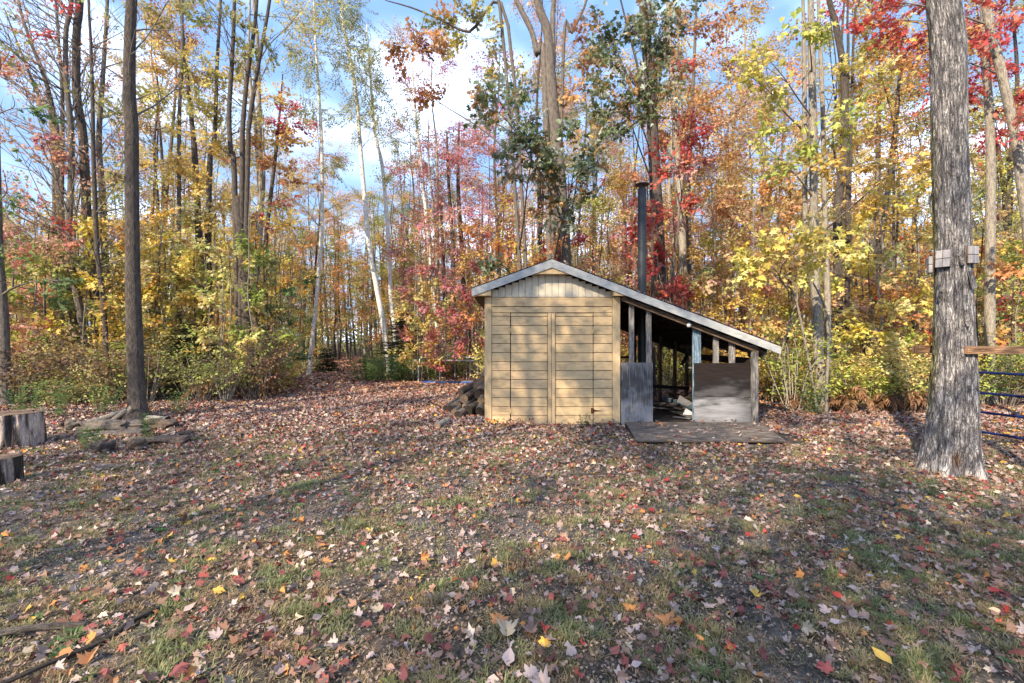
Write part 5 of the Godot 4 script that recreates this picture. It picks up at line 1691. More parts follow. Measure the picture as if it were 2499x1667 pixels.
	tree("maple_tree", "left grey trunk of a pair between the stovepipe maple and the yellow maple", [stem(16.0, [[1670, 938], [1668, 820], [1667, 710], [1665, 580], [1654, 383], [1640, 200], [1630, 0], [1620, -200]], [23, 21, 21, 20, 17, 14, 10, 5])],
		[blob(1690, 250, 15.4, 90, 70, 80, "orange"), blob(1640, 300, 15.4, 70, 60, 50, "rust"), blob(1740, 140, 15.4, 90, 70, 70, "orange"), blob(1780, 300, 15.6, 90, 70, 80, "blush"), blob(1730, 500, 15.6, 90, 60, 60, "rust")], {"bark": "bark_pale", "kind": "far"})
	tree("maple_tree", "right thinner trunk of a pair between the stovepipe maple and the yellow maple", [stem(16.4, [[1684, 936], [1683, 820], [1682, 710], [1681, 580], [1680, 450], [1690, 250], [1700, 0]], [16, 15, 14, 13, 12, 9, 6])],
		[blob(1760, 420, 16, 100, 70, 80, "orange"), blob(1800, 560, 15.8, 90, 60, 60, "blush"), blob(1720, 620, 15.8, 70, 60, 46, "gold")], {"bark": "bark_grey", "kind": "far"})
	# the yellow maple right of the shed
	var yel := [blob(1850, 640, 8.4, 80, 35, 14, "yellow"), blob(1960, 590, 8.2, 120, 50, 26, "yellow"), blob(2060, 600, 8.5, 80, 50, 16, "yellow"), blob(1890, 560, 8.6, 60, 40, 10, "gold"), blob(1960, 310, 9.0, 90, 55, 18, "lime"), blob(2070, 300, 9.2, 90, 50, 16, "lime"), blob(2080, 400, 8.6, 100, 45, 20, "gold"), blob(2210, 410, 8.4, 70, 50, 16, "gold"), blob(1870, 160, 9.0, 70, 110, 18, "yellow"), blob(1960, 60, 9.0, 50, 40, 8, "lime"), blob(1870, 370, 9.2, 60, 60, 10, "lime"), blob(1820, 190, 9.2, 60, 60, 10, "yellow")]
	var ym := tree("yellow_maple", "clump of grey stems with broad yellow leaves right of the lean-to", [stem(9.8, [[2010, 1003], [2003, 930], [1998, 868], [1994, 753], [1990, 676], [1987, 536], [1983, 230], [1979, 19], [1975, -250]], [33, 28, 27, 25, 23, 21, 20, 16, 6]), stem(10.0, [[2004, 1000], [1992, 800], [1980, 660], [1966, 551], [1964, 268], [1962, 77], [1955, -150]], [16, 15, 14, 14, 12, 10, 5]), stem(10.1, [[2020, 1000], [2020, 760], [2015, 600], [2012, 497], [2008, 268], [1998, 19], [1990, -180]], [19, 17, 15, 14, 12, 9, 4]), stem(9.2, [[2017, 1030], [2018, 930], [2021, 868], [2016, 760], [1985, 690]], [9, 8, 8, 6, 4]), stem(9.3, [[1998, 840], [1945, 740], [1910, 690], [1870, 655], [1820, 640]], [8, 6, 5, 4, 2])],
		yel, {"bark": "bark_pale", "leaf": 1.1})
	leaf_parts(ym, yel, 190, 0.135, 18)
	tree("maple_tree", "dark leaning trunk behind the yellow leaved clump with a forked top", [stem(12.0, [[2052, 975], [2049, 850], [2046, 700], [2044, 517], [2058, 400], [2063, 344], [2062, 250], [2059, 172], [2040, 60], [2020, -20], [1995, -220]], [28, 24, 23, 22, 21, 21, 20, 19, 16, 14, 6]), stem(12.0, [[2064, 260], [2070, 160], [2068, 60], [2072, -60]], [10, 8, 6, 4]), stem(12.0, [[2066, 240], [2082, 120], [2098, 0], [2110, -120]], [9, 7, 5, 3])],
		[blob(2120, 200, 12.0, 120, 90, 80, "yellow"), blob(2160, 80, 12.4, 120, 80, 60, "yellow"), blob(2010, 430, 12.2, 70, 60, 30, "gold"), blob(1900, 450, 12.5, 90, 70, 50, "orange")], {"bark": "bark_dark"})
	tree("maple_tree", "straight trunk with a gold crown left of the great right tree", [stem(17.0, [[2146, 930], [2144, 800], [2143, 650], [2142, 517], [2144, 306], [2150, 100], [2150, -80]], [21, 19, 18, 17, 13, 8, 3])],
		[blob(2130, 180, 16.4, 120, 90, 120, "yellow"), blob(2220, 250, 16.4, 90, 90, 90, "gold"), blob(2160, 330, 16.2, 110, 60, 80, "gold"), blob(2230, 530, 16.0, 70, 60, 40, "gold"), blob(2120, 480, 16.2, 80, 60, 50, "orange")], {"bark": "bark_grey", "kind": "far"})
	tree("maple_tree", "dark leaning trunk crossing a pale dead limb left of the great right tree", [stem(15.5, [[2108, 940], [2112, 860], [2121, 753], [2140, 638], [2165, 470], [2185, 300], [2200, 120]], [24, 23, 22, 20, 15, 11, 5])], [blob(2200, 200, 15, 90, 80, 60, "orange"), blob(2230, 90, 15, 100, 80, 60, "red")], {"bark": "bark_dark", "kind": "far"})
	tree("dead_sapling", "pale dead limb slanting behind the yellow leaved clump", [stem(14.5, [[2060, 800], [2085, 745], [2110, 690], [2135, 640]], [9, 9, 8, 5])], [], {"bark": "bark_pale", "flare": false})
	tree("dead_sapling", "crooked pale leafless sapling between the lean-to and the yellow maple", [stem(10.2, [[1882, 980], [1890, 930], [1905, 860], [1922, 810], [1928, 780], [1946, 730], [1936, 690], [1905, 665], [1870, 640]], [5, 5, 5, 5, 4, 4, 3, 2, 1]), stem(10.2, [[1925, 800], [1922, 840], [1912, 900], [1914, 960]], [3, 3, 2, 2])], [], {"bark": "bark_pale", "flare": false})
	tree("maple_tree", "pale smooth trunk seen right of the great right tree", [stem(10.6, [[2418, 994], [2416, 900], [2415, 845], [2417, 600], [2418, 450], [2415, 287], [2409, 191], [2400, 38], [2395, -200]], [36, 31, 30, 29, 27, 25, 23, 18, 9])],
		[blob(2420, 250, 10.4, 70, 80, 22, "red"), blob(2470, 120, 10.2, 80, 90, 30, "red"), blob(2400, 60, 10.2, 80, 60, 22, "orange")], {"bark": "bark_pale"})
	tree("maple_tree", "blotched trunk leaning in from the right edge with scarlet leaves", [stem(8.2, [[2535, 1030], [2530, 880], [2520, 700], [2508, 560], [2492, 440], [2473, 306], [2438, 153], [2411, 38], [2395, -100], [2385, -300]], [38, 33, 31, 30, 29, 28, 28, 26, 20, 10])],
		[blob(2180, 60, 8.6, 130, 50, 30, "red"), blob(2240, 120, 8.4, 80, 60, 18, "orange"), blob(2460, 330, 8.2, 60, 120, 18, "red"), blob(2440, 70, 8.0, 90, 70, 18, "red"), blob(2130, 20, 8.8, 80, 40, 14, "red"), blob(2300, -60, 8.6, 150, 60, 26, "red")], {"bark": "bark_pale", "leaf": 0.9})
	great_tree()
	shade_trees()


func great_tree() -> void:
	# the big trunk at the right: plates of bark in relief, a flared foot with a hollow
	var at := spot(2312, 833, 5.2)
	at.y = 0.0
	var root := thing("maple_tree", "great shaggy barked trunk at right with wooden blocks nailed round it", "tree", at)
	var d := 5.2
	var keys := [[2318, 1170, 176], [2318, 1140, 160], [2322, 1080, 140], [2326, 1000, 126], [2328, 930, 117], [2329, 868, 108], [2327, 750, 97], [2325, 600, 91], [2319, 400, 91], [2313, 115, 92], [2302, 0, 85], [2290, -200, 80], [2280, -500, 66], [2270, -900, 40]]
	var p := []
	var r := []
	for k in keys:
		p.append(spot(k[0], k[1], d) - at)
		r.append(k[2] * d / FOCAL * 0.5 / 1.385)
	p[0].y = -0.05
	var sm := spline(p, r, 16)
	var pl := FastNoiseLite.new()
	pl.seed = 77
	pl.frequency = 1.0
	pl.noise_type = FastNoiseLite.TYPE_CELLULAR
	pl.cellular_return_type = FastNoiseLite.RETURN_DISTANCE2_SUB
	pl.fractal_type = FastNoiseLite.FRACTAL_NONE
	var face_cam := Vector3(-0.69, 0, 0.724)
	var swell := func(q: Vector3, out0: Vector3, _l: float, a: float) -> float:
		var out := Vector3(out0.x * 0.724 + out0.z * 0.69, out0.y, out0.dot(face_cam))
		var e := pl.get_noise_3d(out.x * 4.2 + 0.3 * out.z, q.y * 1.5, out.z * 4.2)
		var plate := smoothstep(-0.99, -0.80, e)
		var k := 0.985 + 0.05 * plate + 0.03 * fine.get_noise_3d(out.x * 30.0, q.y * 14.0, out.z * 30.0) + 0.05 * noise.get_noise_3d(out.x * 9.0, q.y * 6.0, out.z * 9.0)
		var foot := exp(-maxf(q.y, 0.0) * 4.0)
		k += foot * 0.16 * sin(a * 5.0 + 0.7)
		# the hollow between two roots, on the side of the clearing
		var h := Vector2(out.x - 0.20, (q.y - 0.16) * 2.2)
		if out.z > 0.0:
			k -= 0.28 * exp(-h.length_squared() * 34.0)
		# scar of a lost limb
		var sc := Vector2(out.x + 0.10, (q.y - 3.48) * 3.0)
		if out.z > 0.0:
			k += 0.22 * exp(-sc.length_squared() * 22.0)
		return k
	var tint := func(q: Vector3, out0: Vector3, _l: float) -> Color:
		var out := Vector3(out0.x * 0.724 + out0.z * 0.69, out0.y, out0.dot(face_cam))
		var moss := smoothstep(0.45, 1.0, -out.x * 0.95 - 0.1 * out.z + 0.5 * noise.get_noise_3d(out.x * 6.0, q.y * 3.0, 2.0)) * smoothstep(0.3, 1.0, q.y)
		var col := Color(1.0, 0.97, 0.95).lerp(Color(0.62, 0.60, 0.30), moss)
		var bald := smoothstep(0.15, 0.4, noise.get_noise_3d(out.x * 7.0 + 20.0, q.y * 2.5, out.z * 7.0))
		col = col.lerp(Color(1.35, 1.28, 1.2), bald * 0.6)
		col *= lerpf(0.55, 1.0, smoothstep(-0.99, -0.88, pl.get_noise_3d(out.x * 4.2 + 0.3 * out.z, q.y * 1.5, out.z * 4.2)))
		var h := Vector2(out.x - 0.20, (q.y - 0.16) * 2.2)
		if out.z > 0.0:
			col = col.lerp(Color(0.45, 0.27, 0.16), exp(-h.length_squared() * 22.0))
		return col
	var s := Shape.new()
	s.tube(sm[0], sm[1], 110, Color.WHITE, false, swell, tint)
	part("trunk", s.done(), M.bark_near, root)
	var fl := Shape.new()
	for q in [[2362, 690, -25.0, 0.10, 0.22], [2342, 640, -20.0, 0.05, 0.14], [2300, 720, 12.0, 0.04, 0.16], [2350, 780, -12.0, 0.05, 0.2], [2290, 990, 10.0, 0.07, 0.16], [2376, 560, -28.0, 0.05, 0.2], [2372, 420, -26.0, 0.05, 0.24], [2285, 480, 22.0, 0.05, 0.2]]:
		var c := spot(q[0], q[1], d) - at
		var axis := Vector3(0, c.y, 0)
		for i in sm[0].size():
			if sm[0][i].y <= c.y:
				axis = sm[0][i]
		var sid := clampf((q[0] - 2325.0) / 46.0, -0.95, 0.95)
		var out := (Vector3(0.724, 0, 0.69) * sid + face_cam * sqrt(1.0 - sid * sid)).normalized()
		var rr := 0.172
		var sidev := Vector3.UP.cross(out)
		var o := axis + out * rr
		o.y = c.y
		var w: float = q[3]
		var hh: float = q[4]
		var lo := o + out * 0.035
		for sgn in [1.0, -1.0]:
			fl.face([o - sidev * w * 0.5 + Vector3(0, hh * 0.5, 0), o + sidev * w * 0.5 + Vector3(0, hh * 0.5, 0), lo + sidev * w * 0.4 - Vector3(0, hh * 0.3, 0), lo - sidev * w * 0.1 - Vector3(0, hh * 0.5, 0), lo - sidev * w * 0.5 - Vector3(0, hh * 0.25, 0)], out * sgn, Color(1.0, 0.96, 0.92))
	part("loose_bark", fl.done(), M.bark_near, root)
	var crown := []
	for q in [[2200, -350, 5.6, "orange"], [2450, -300, 5.6, "red"], [2300, -500, 4.6, "orange"]]:
		crown.append(blob(q[0], q[1], q[2], 200, 120, 40, q[3]))
	var rng := RandomNumberGenerator.new()
	rng.seed = 5
	var twigs := Shape.new()
	var rows := [PackedFloat32Array(), PackedFloat32Array()]
	for b in crown:
		crown_blob(b, at, [sm], twigs, rows, rng, 1.0, "maple", {})
	part("branches", twigs.done(), M.twig, root).set_meta("kind", "stuff")
	for k in 2:
		many("crown", sprig.maple[k], M.leaf, rows[k], root)
	# wooden blocks with a crossed groove, nailed round the trunk
	var words := ["grey wooden block with a crossed groove facing the clearing on the great trunk", "grey wooden block on the right side of the great trunk", "grey wooden block seen edge on at the left side of the great trunk"]
	var spots := [[2307, 634, 0.0, -0.03], [2376, 629, 1.0, 0.0], [2266, 643, -1.35, 0.0]]
	for i in 3:
		var q: Array = spots[i]
		var c := spot(2324, q[1], d)
		var ang := [-1.17, 0.30, -2.15][i] as float
		var out := Vector3(sin(ang), 0, cos(ang))
		var pos := c + out * 0.178
		var t := Transform3D(Basis(out.cross(Vector3.DOWN), Vector3.UP, out), pos) * Transform3D(Basis(Vector3(0, 0, 1), q[3]), Vector3.ZERO)
		var bl := thing("wooden_block", words[i], "block", pos)
		bl.basis = t.basis
		for e in [[-1, -1], [1, -1], [-1, 1], [1, 1]]:
			var o := part("pad", board_mesh(Vector3(0.060, 0.092, 0.035), rng, 0.004, 0.06), M.plaque, bl, Vector3(0.0325 * e[0], 0.0485 * e[1], 0.015))
			o.position.z += 0.0
		part("back_plate", board_mesh(Vector3(0.122, 0.186, 0.02), rng, 0.004), M.brown_wood, bl, Vector3(0, 0, -0.01))
	# rails nailed to the trunk and the blue gate behind it
	timber_thing("fence_rail", "reddish wooden rail running right from the great trunk", spot(2357, 854.5, 5.0), spot(2640, 853, 5.0), 0.05, 0.088, M.rail_wood, rng)
	timber_thing("fence_rail", "short dark rail end showing left of the great trunk", spot(2234, 852, 5.5), spot(2330, 852, 5.5), 0.10, 0.095, M.rail_wood, rng)
	timber_thing("fence_post", "square wooden post under the rail at the right edge", Vector3(5.86, -0.05, -5.1), Vector3(5.86, 1.34, -5.1), 0.09, 0.09, M.brown_wood, rng)
	var gate := thing("metal_gate", "blue tubular gate with four rails behind the great trunk", "gate", Vector3(6.33, 0, -6.45))
	for h in [0.252, 0.52, 0.782, 1.06]:
		var s2 := Shape.new()
		s2.tube([Vector3(0, h, 0), Vector3(0.28, h, 1.4), Vector3(0.56, h, 2.9)], [0.017, 0.017, 0.017], 10, Color.WHITE, true)
		part("rail", s2.done(), M.gate_blue, gate)
	for q in [Vector3(0, 0, 0), Vector3(0.56, 0, 2.9)]:
		var s3 := Shape.new()
		s3.tube([q + Vector3(0, 0.2, 0), q + Vector3(0, 1.12, 0)], [0.02, 0.02], 10, Color.WHITE, true)
		part("upright", s3.done(), M.gate_blue, gate)


func shade_trees() -> void:
	# trees behind the photographer: what shades the clearing and the shed
	var rng := RandomNumberGenerator.new()
	rng.seed = 44
	var spots := SHADE
	for i in spots.size():
		var q: Array = spots[i]
		var base := Vector3(q[0], 0, q[1])
		var h: float = q[2]
		var st := [[base + Vector3(0, -0.1, 0), base + Vector3(0.1, h * 0.35, 0), base + Vector3(-0.1, h * 0.7, 0.1), base + Vector3(0.1, h, 0)], [0.0048 * h, 0.004 * h, 0.003 * h, 0.012]]
		var bl := []
		for k in int(q[4]):
			var y := h * lerpf(q[3], 1.0, (k + rng.randf()) / q[4])
			var a := k * 2.4 + rng.randf()
			var far: float = q[5] * rng.randf_range(0.25, 1.0)
			bl.append([base + Vector3(cos(a) * far, y, sin(a) * far), Vector3(1.3, 0.8, 1.3), int(q[6]), ["orange", "gold", "olive", "rust"][(i + k) % 4]])
		tree("maple_tree", ["autumn maple behind the camera at the far left", "autumn maple behind the camera shading the shed doors", "tall autumn maple close behind the camera, left", "autumn maple behind the camera, beside the tall one", "broad autumn maple behind the camera shading the lawn", "autumn maple behind the camera, farthest back", "autumn maple behind the camera at the right"][i], [st], bl, {"kind": "far", "bark": "bark_grey"})


# x, z, height, where the crown begins, clumps, spread, sprigs in a clump
const SHADE := [[-13.5, 2.5, 13.0, 0.2, 13, 3.4, 44], [-6.6, 1.6, 14.5, 0.52, 22, 2.7, 62], [-4.0, 6.0, 13.0, 0.2, 10, 2.6, 40], [-7.5, 9.5, 17.0, 0.35, 6, 3.0, 30], [-2.0, 3.5, 7.5, 0.15, 9, 1.8, 36], [-11.5, 9.0, 17.0, 0.3, 10, 3.2, 36], [2.0, 5.0, 9.0, 0.2, 9, 2.2, 38]]


# ---------------------------------------------------------------- the rest of the wood

func edge_of_wood(px: float) -> float:
	# how far away the wood begins, across the photograph
	if px < 330.0:
		return 10.8
	if px < 700.0:
		return 10.8
	if px < 1190.0:
		return 18.5
	if px < 1900.0:
		return 12.5
	return 9.6


func on_path(x: float, z: float) -> bool:
	# the leafy path that leads into the wood
	var d := -z
	var cx := lerpf(-3.2, -10.5, clampf((d - 10.0) / 19.0, 0.0, 1.0))
	return d < 36.0 and absf(x - cx) < lerpf(2.8, 1.5, clampf((d - 10.0) / 12.0, 0.0, 1.0))


func palette_at(px: float, rng: RandomNumberGenerator, low: bool) -> String:
	var k := rng.randf()
	if px < 260.0:
		return ("blush" if k < 0.5 else "orange" if k < 0.75 else "yellow") if not low else ("lime" if k < 0.25 else "olive" if k < 0.5 else "yellow" if k < 0.75 else "blush")
	if px < 720.0:
		return ("gold" if k < 0.35 else "yellow" if k < 0.6 else "orange" if k < 0.75 else "olive" if k < 0.9 else "rust") if not low else ("yellow" if k < 0.4 else "gold" if k < 0.6 else "lime" if k < 0.75 else "olive" if k < 0.95 else "green")
	if px < 1000.0:
		return ("olive" if k < 0.3 else "gold" if k < 0.6 else "lime" if k < 0.8 else "orange") if not low else ("lime" if k < 0.4 else "yellow" if k < 0.6 else "olive" if k < 0.9 else "green")
	if px < 1300.0:
		return "pink" if k < 0.3 else "orange" if k < 0.5 else "rust" if k < 0.65 else "olive" if k < 0.8 else "gold"
	if px < 1750.0:
		return "gold" if k < 0.35 else "orange" if k < 0.6 else "blush" if k < 0.8 else "red" if k < 0.9 else "olive"
	if px < 2200.0:
		return "gold" if k < 0.4 else "yellow" if k < 0.7 else "orange" if k < 0.85 else "blush"
	return "olive" if k < 0.25 else "yellow" if k < 0.5 else "orange" if k < 0.75 else "red" if k < 0.88 else "lime"


const COLOUR_WORD := {"gold": "golden", "yellow": "yellow", "lime": "lime green", "olive": "olive", "green": "green", "orange": "orange", "rust": "rusty", "red": "scarlet", "pink": "crimson pink", "blush": "pale orange"}


const LANDMARK := [[120, "at the far left edge"], [215, "left of the left clump's dark trunk"], [290, "behind the left clump of trunks"], [400, "behind the straight front maple"], [480, "right of the straight front maple"], [560, "around the two close brown trunks"], [660, "behind the three limbed maple"], [740, "below the scarlet topped tree"], [815, "beside the first white birch"], [890, "at the head of the leafy path"], [960, "between the leaning white birches"], [1040, "behind the dark spruce"], [1110, "behind the wide metal tube frame"], [1190, "left of the shed roof"], [1300, "above the left slope of the shed roof"], [1400, "behind the shed ridge"], [1500, "between the ridge and the stovepipe"], [1580, "around the stovepipe"], [1700, "right of the stovepipe"], [1830, "above the low end of the lean-to"], [1930, "just right of the lean-to"], [2040, "behind the yellow leaved clump"], [2130, "right of the yellow leaved clump"], [2260, "left of the great trunk"], [2380, "behind the great trunk"], [2470, "right of the great trunk"], [9999, "at the far right edge"]]


func zone_words(px: float) -> String:
	for z in LANDMARK:
		if px < z[0]:
			return z[1]
	return ""


func make_wood() -> void:
	var rng := RandomNumberGenerator.new()
	rng.seed = 301
	make_mould("tall_a", 15.0, 0.13, 0.28, 2.3, 400, 13, 1)
	make_mould("tall_b", 17.0, 0.16, 0.35, 2.6, 420, 13, 2, "far", true)
	make_mould("tall_c", 13.0, 0.09, 0.25, 1.9, 360, 13, 3)
	make_mould("tall_d", 16.0, 0.12, 0.40, 2.2, 330, 11, 4, "far", true)
	make_mould("pole_a", 8.0, 0.045, 0.18, 1.4, 220, 11, 5)
	make_mould("pole_b", 6.5, 0.035, 0.15, 1.2, 200, 11, 6)
	make_mould("pole_c", 9.5, 0.05, 0.22, 1.5, 240, 12, 7, "far", true)
	make_mould("stick_a", 5.0, 0.02, 0.3, 0.9, 14, 5, 31)
	make_mould("stick_b", 6.5, 0.028, 0.35, 1.1, 16, 5, 32)
	make_mould("stick_c", 4.0, 0.016, 0.25, 0.8, 10, 5, 33, "far", true)
	make_mould("whip_a", 4.2, 0.022, 0.15, 0.9, 90, 8, 8, "maple")
	make_mould("whip_b", 3.4, 0.018, 0.12, 0.85, 80, 8, 9, "maple")
	make_mould("whip_c", 5.0, 0.025, 0.2, 1.0, 100, 8, 10, "maple")
	var leaf := {}
	for k in PALETTE:
		var p: Array = PALETTE[k]
		leaf[k] = [foliage((p[0] as Color) * 1.15), foliage((p[1] as Color) * 1.15)]
	var barks := [M.bark_grey, M.bark_dark, M.bark_pale, M.bark_dark]
	var kinds := [
		# called, moulds, count, nearest beyond the edge, farthest, words
		["maple_tree", ["tall_a", "tall_b", "tall_c", "tall_d"], 135, 4.0, 42.0, "tall %s maple %s", false],
		["maple_sapling", ["pole_a", "pole_b", "pole_c"], 120, 2.5, 36.0, "slender %s young maple %s", true],
		["maple_sapling", ["whip_a", "whip_b", "whip_c"], 100, 0.8, 15.0, "thin low %s maple sapling %s", true],
		["bare_sapling", ["stick_a", "stick_b", "stick_c"], 90, 0.6, 17.0, "bare sapling with few %s leaves %s", true]]
	for kd in kinds:
		var n: int = kd[2]
		for i in n:
			var px := -120.0 + 2740.0 * (i + rng.randf()) / n
			var d := 0.0
			var at := Vector3.ZERO
			var good := false
			for tries in 14:
				px = clampf(px + rng.randf_range(-40.0, 40.0), -150.0, 2650.0)
				var e := edge_of_wood(px)
				d = sqrt(lerpf((e + kd[3]) * (e + kd[3]), kd[4] * kd[4], rng.randf()))
				at = spot(px, 833, d)
				at.y = 0.0
				if on_path(at.x, at.z) or (at.x > -0.9 and at.x < 4.9 and d < 12.2):
					continue
				if (px < 330.0 and kd[1].size() == 4 and (d < 26.0 or rng.randf() < 0.6)) or (px >= 330.0 and px < 760.0 and kd[1].size() == 4 and rng.randf() < 0.4):
					continue
				if px < 330.0 and kd[1].size() == 3 and d > 14.0 and rng.randf() < 0.75:
					continue
				if px > 715.0 and px < 1010.0 and d < 21.5:
					continue
				if px > 420.0 and px <= 715.0 and d > 12.5 and d < 19.0 and rng.randf() < 0.5:
					continue
				good = true
				break
			if not good:
				continue
			var pal := palette_at(px, rng, kd[6] and d < 22.0)
			var bk := rng.randi() % 4
			var words: String = kd[5] % [COLOUR_WORD[pal], zone_words(px)]
			if kd[0] == "maple_tree":
				words = ["grey", "dark", "pale", "dark"][bk] + " trunked " + words
			words += ", deep in" if d > 26.0 else ", near" if d < 16.0 else ""
			var size := rng.randf_range(0.8, 1.2)
			var low: bool = kd[1].size() == 4 and px < 330.0
			from_mould(kd[0], kd[1][rng.randi() % kd[1].size()], words, "tree" if kd[0] == "maple_tree" else "sapling", at, words, leaf[pal][rng.randi() % 2], M.bark_pale if kd[0] == "bare_sapling" else barks[bk], rng.randf() * TAU, Vector3(size, size * rng.randf_range(0.9, 1.12) * (0.55 if low else 1.0), size))
	# shrubs along the edge of the clearing
	shrub_mould("bush_a", 1.15, 0.85, 14, 120, 21)
	shrub_mould("bush_b", 0.85, 0.8, 12, 105, 22)
	shrub_mould("bush_c", 1.45, 0.7, 14, 105, 23)
	shrub_mould("bush_d", 1.3, 0.7, 18, 54, 24)
	var rows := [
		# px from, px to, depth from, to, count, moulds, palettes
		[-40, 330, 10.6, 15.0, 25, ["bush_a", "bush_b", "bush_c"], ["lime", "olive", "yellow", "olive", "brown"]],
		[345, 700, 11.0, 14.0, 24, ["bush_d", "bush_d", "bush_c"], ["lime", "olive", "brown", "olive"]],
		[560, 860, 13.5, 24.0, 28, ["bush_a", "bush_d", "bush_b"], ["olive", "yellow", "lime", "gold"]],
		[880, 1180, 18.5, 27.0, 24, ["bush_a", "bush_c", "bush_b"], ["lime", "olive", "yellow", "brown"]],
		[1200, 1880, 13.0, 22.0, 26, ["bush_a", "bush_b", "bush_c"], ["gold", "lime", "orange", "yellow"]],
		[1860, 2260, 9.6, 14.5, 26, ["bush_d", "bush_c", "bush_a"], ["yellow", "lime", "gold", "lime"]],
		[2150, 2600, 10.0, 17.0, 22, ["bush_a", "bush_c", "bush_d"], ["lime", "olive", "yellow", "green"]]]
	var where := ["at the left edge", "in the thicket", "on the path side", "behind the weeds", "behind the shed", "at the wood edge", "behind the blue gate"]
	for j in rows.size():
		var q: Array = rows[j]
		for i in q[4]:
			var px := lerpf(q[0], q[1], (i + rng.randf()) / q[4])
			var d := lerpf(q[2], q[3], pow(rng.randf(), 1.4))
			var at := spot(px, 833, d)
			at.y = 0.0
			if on_path(at.x, at.z) or (at.x > -0.9 and at.x < 4.8 and d < 12.0):
				continue
			var pal: String = q[6][rng.randi() % q[6].size()]
			var words := "%s leaved shrub %s, %s" % ["brown" if pal == "brown" else COLOUR_WORD[pal], where[j], zone_words(px)]
			var size := rng.randf_range(0.75, 1.2)
			from_mould("shrub", q[5][rng.randi() % q[5].size()], words, "shrub", at, words, leaf[pal][rng.randi() % 2], M.twig if rng.randf() < 0.6 else M.twig_pale, rng.randf() * TAU, Vector3(size, size * rng.randf_range(0.8, 1.15), size))
	make_weeds()
	make_spruces()
	far_wood(leaf)


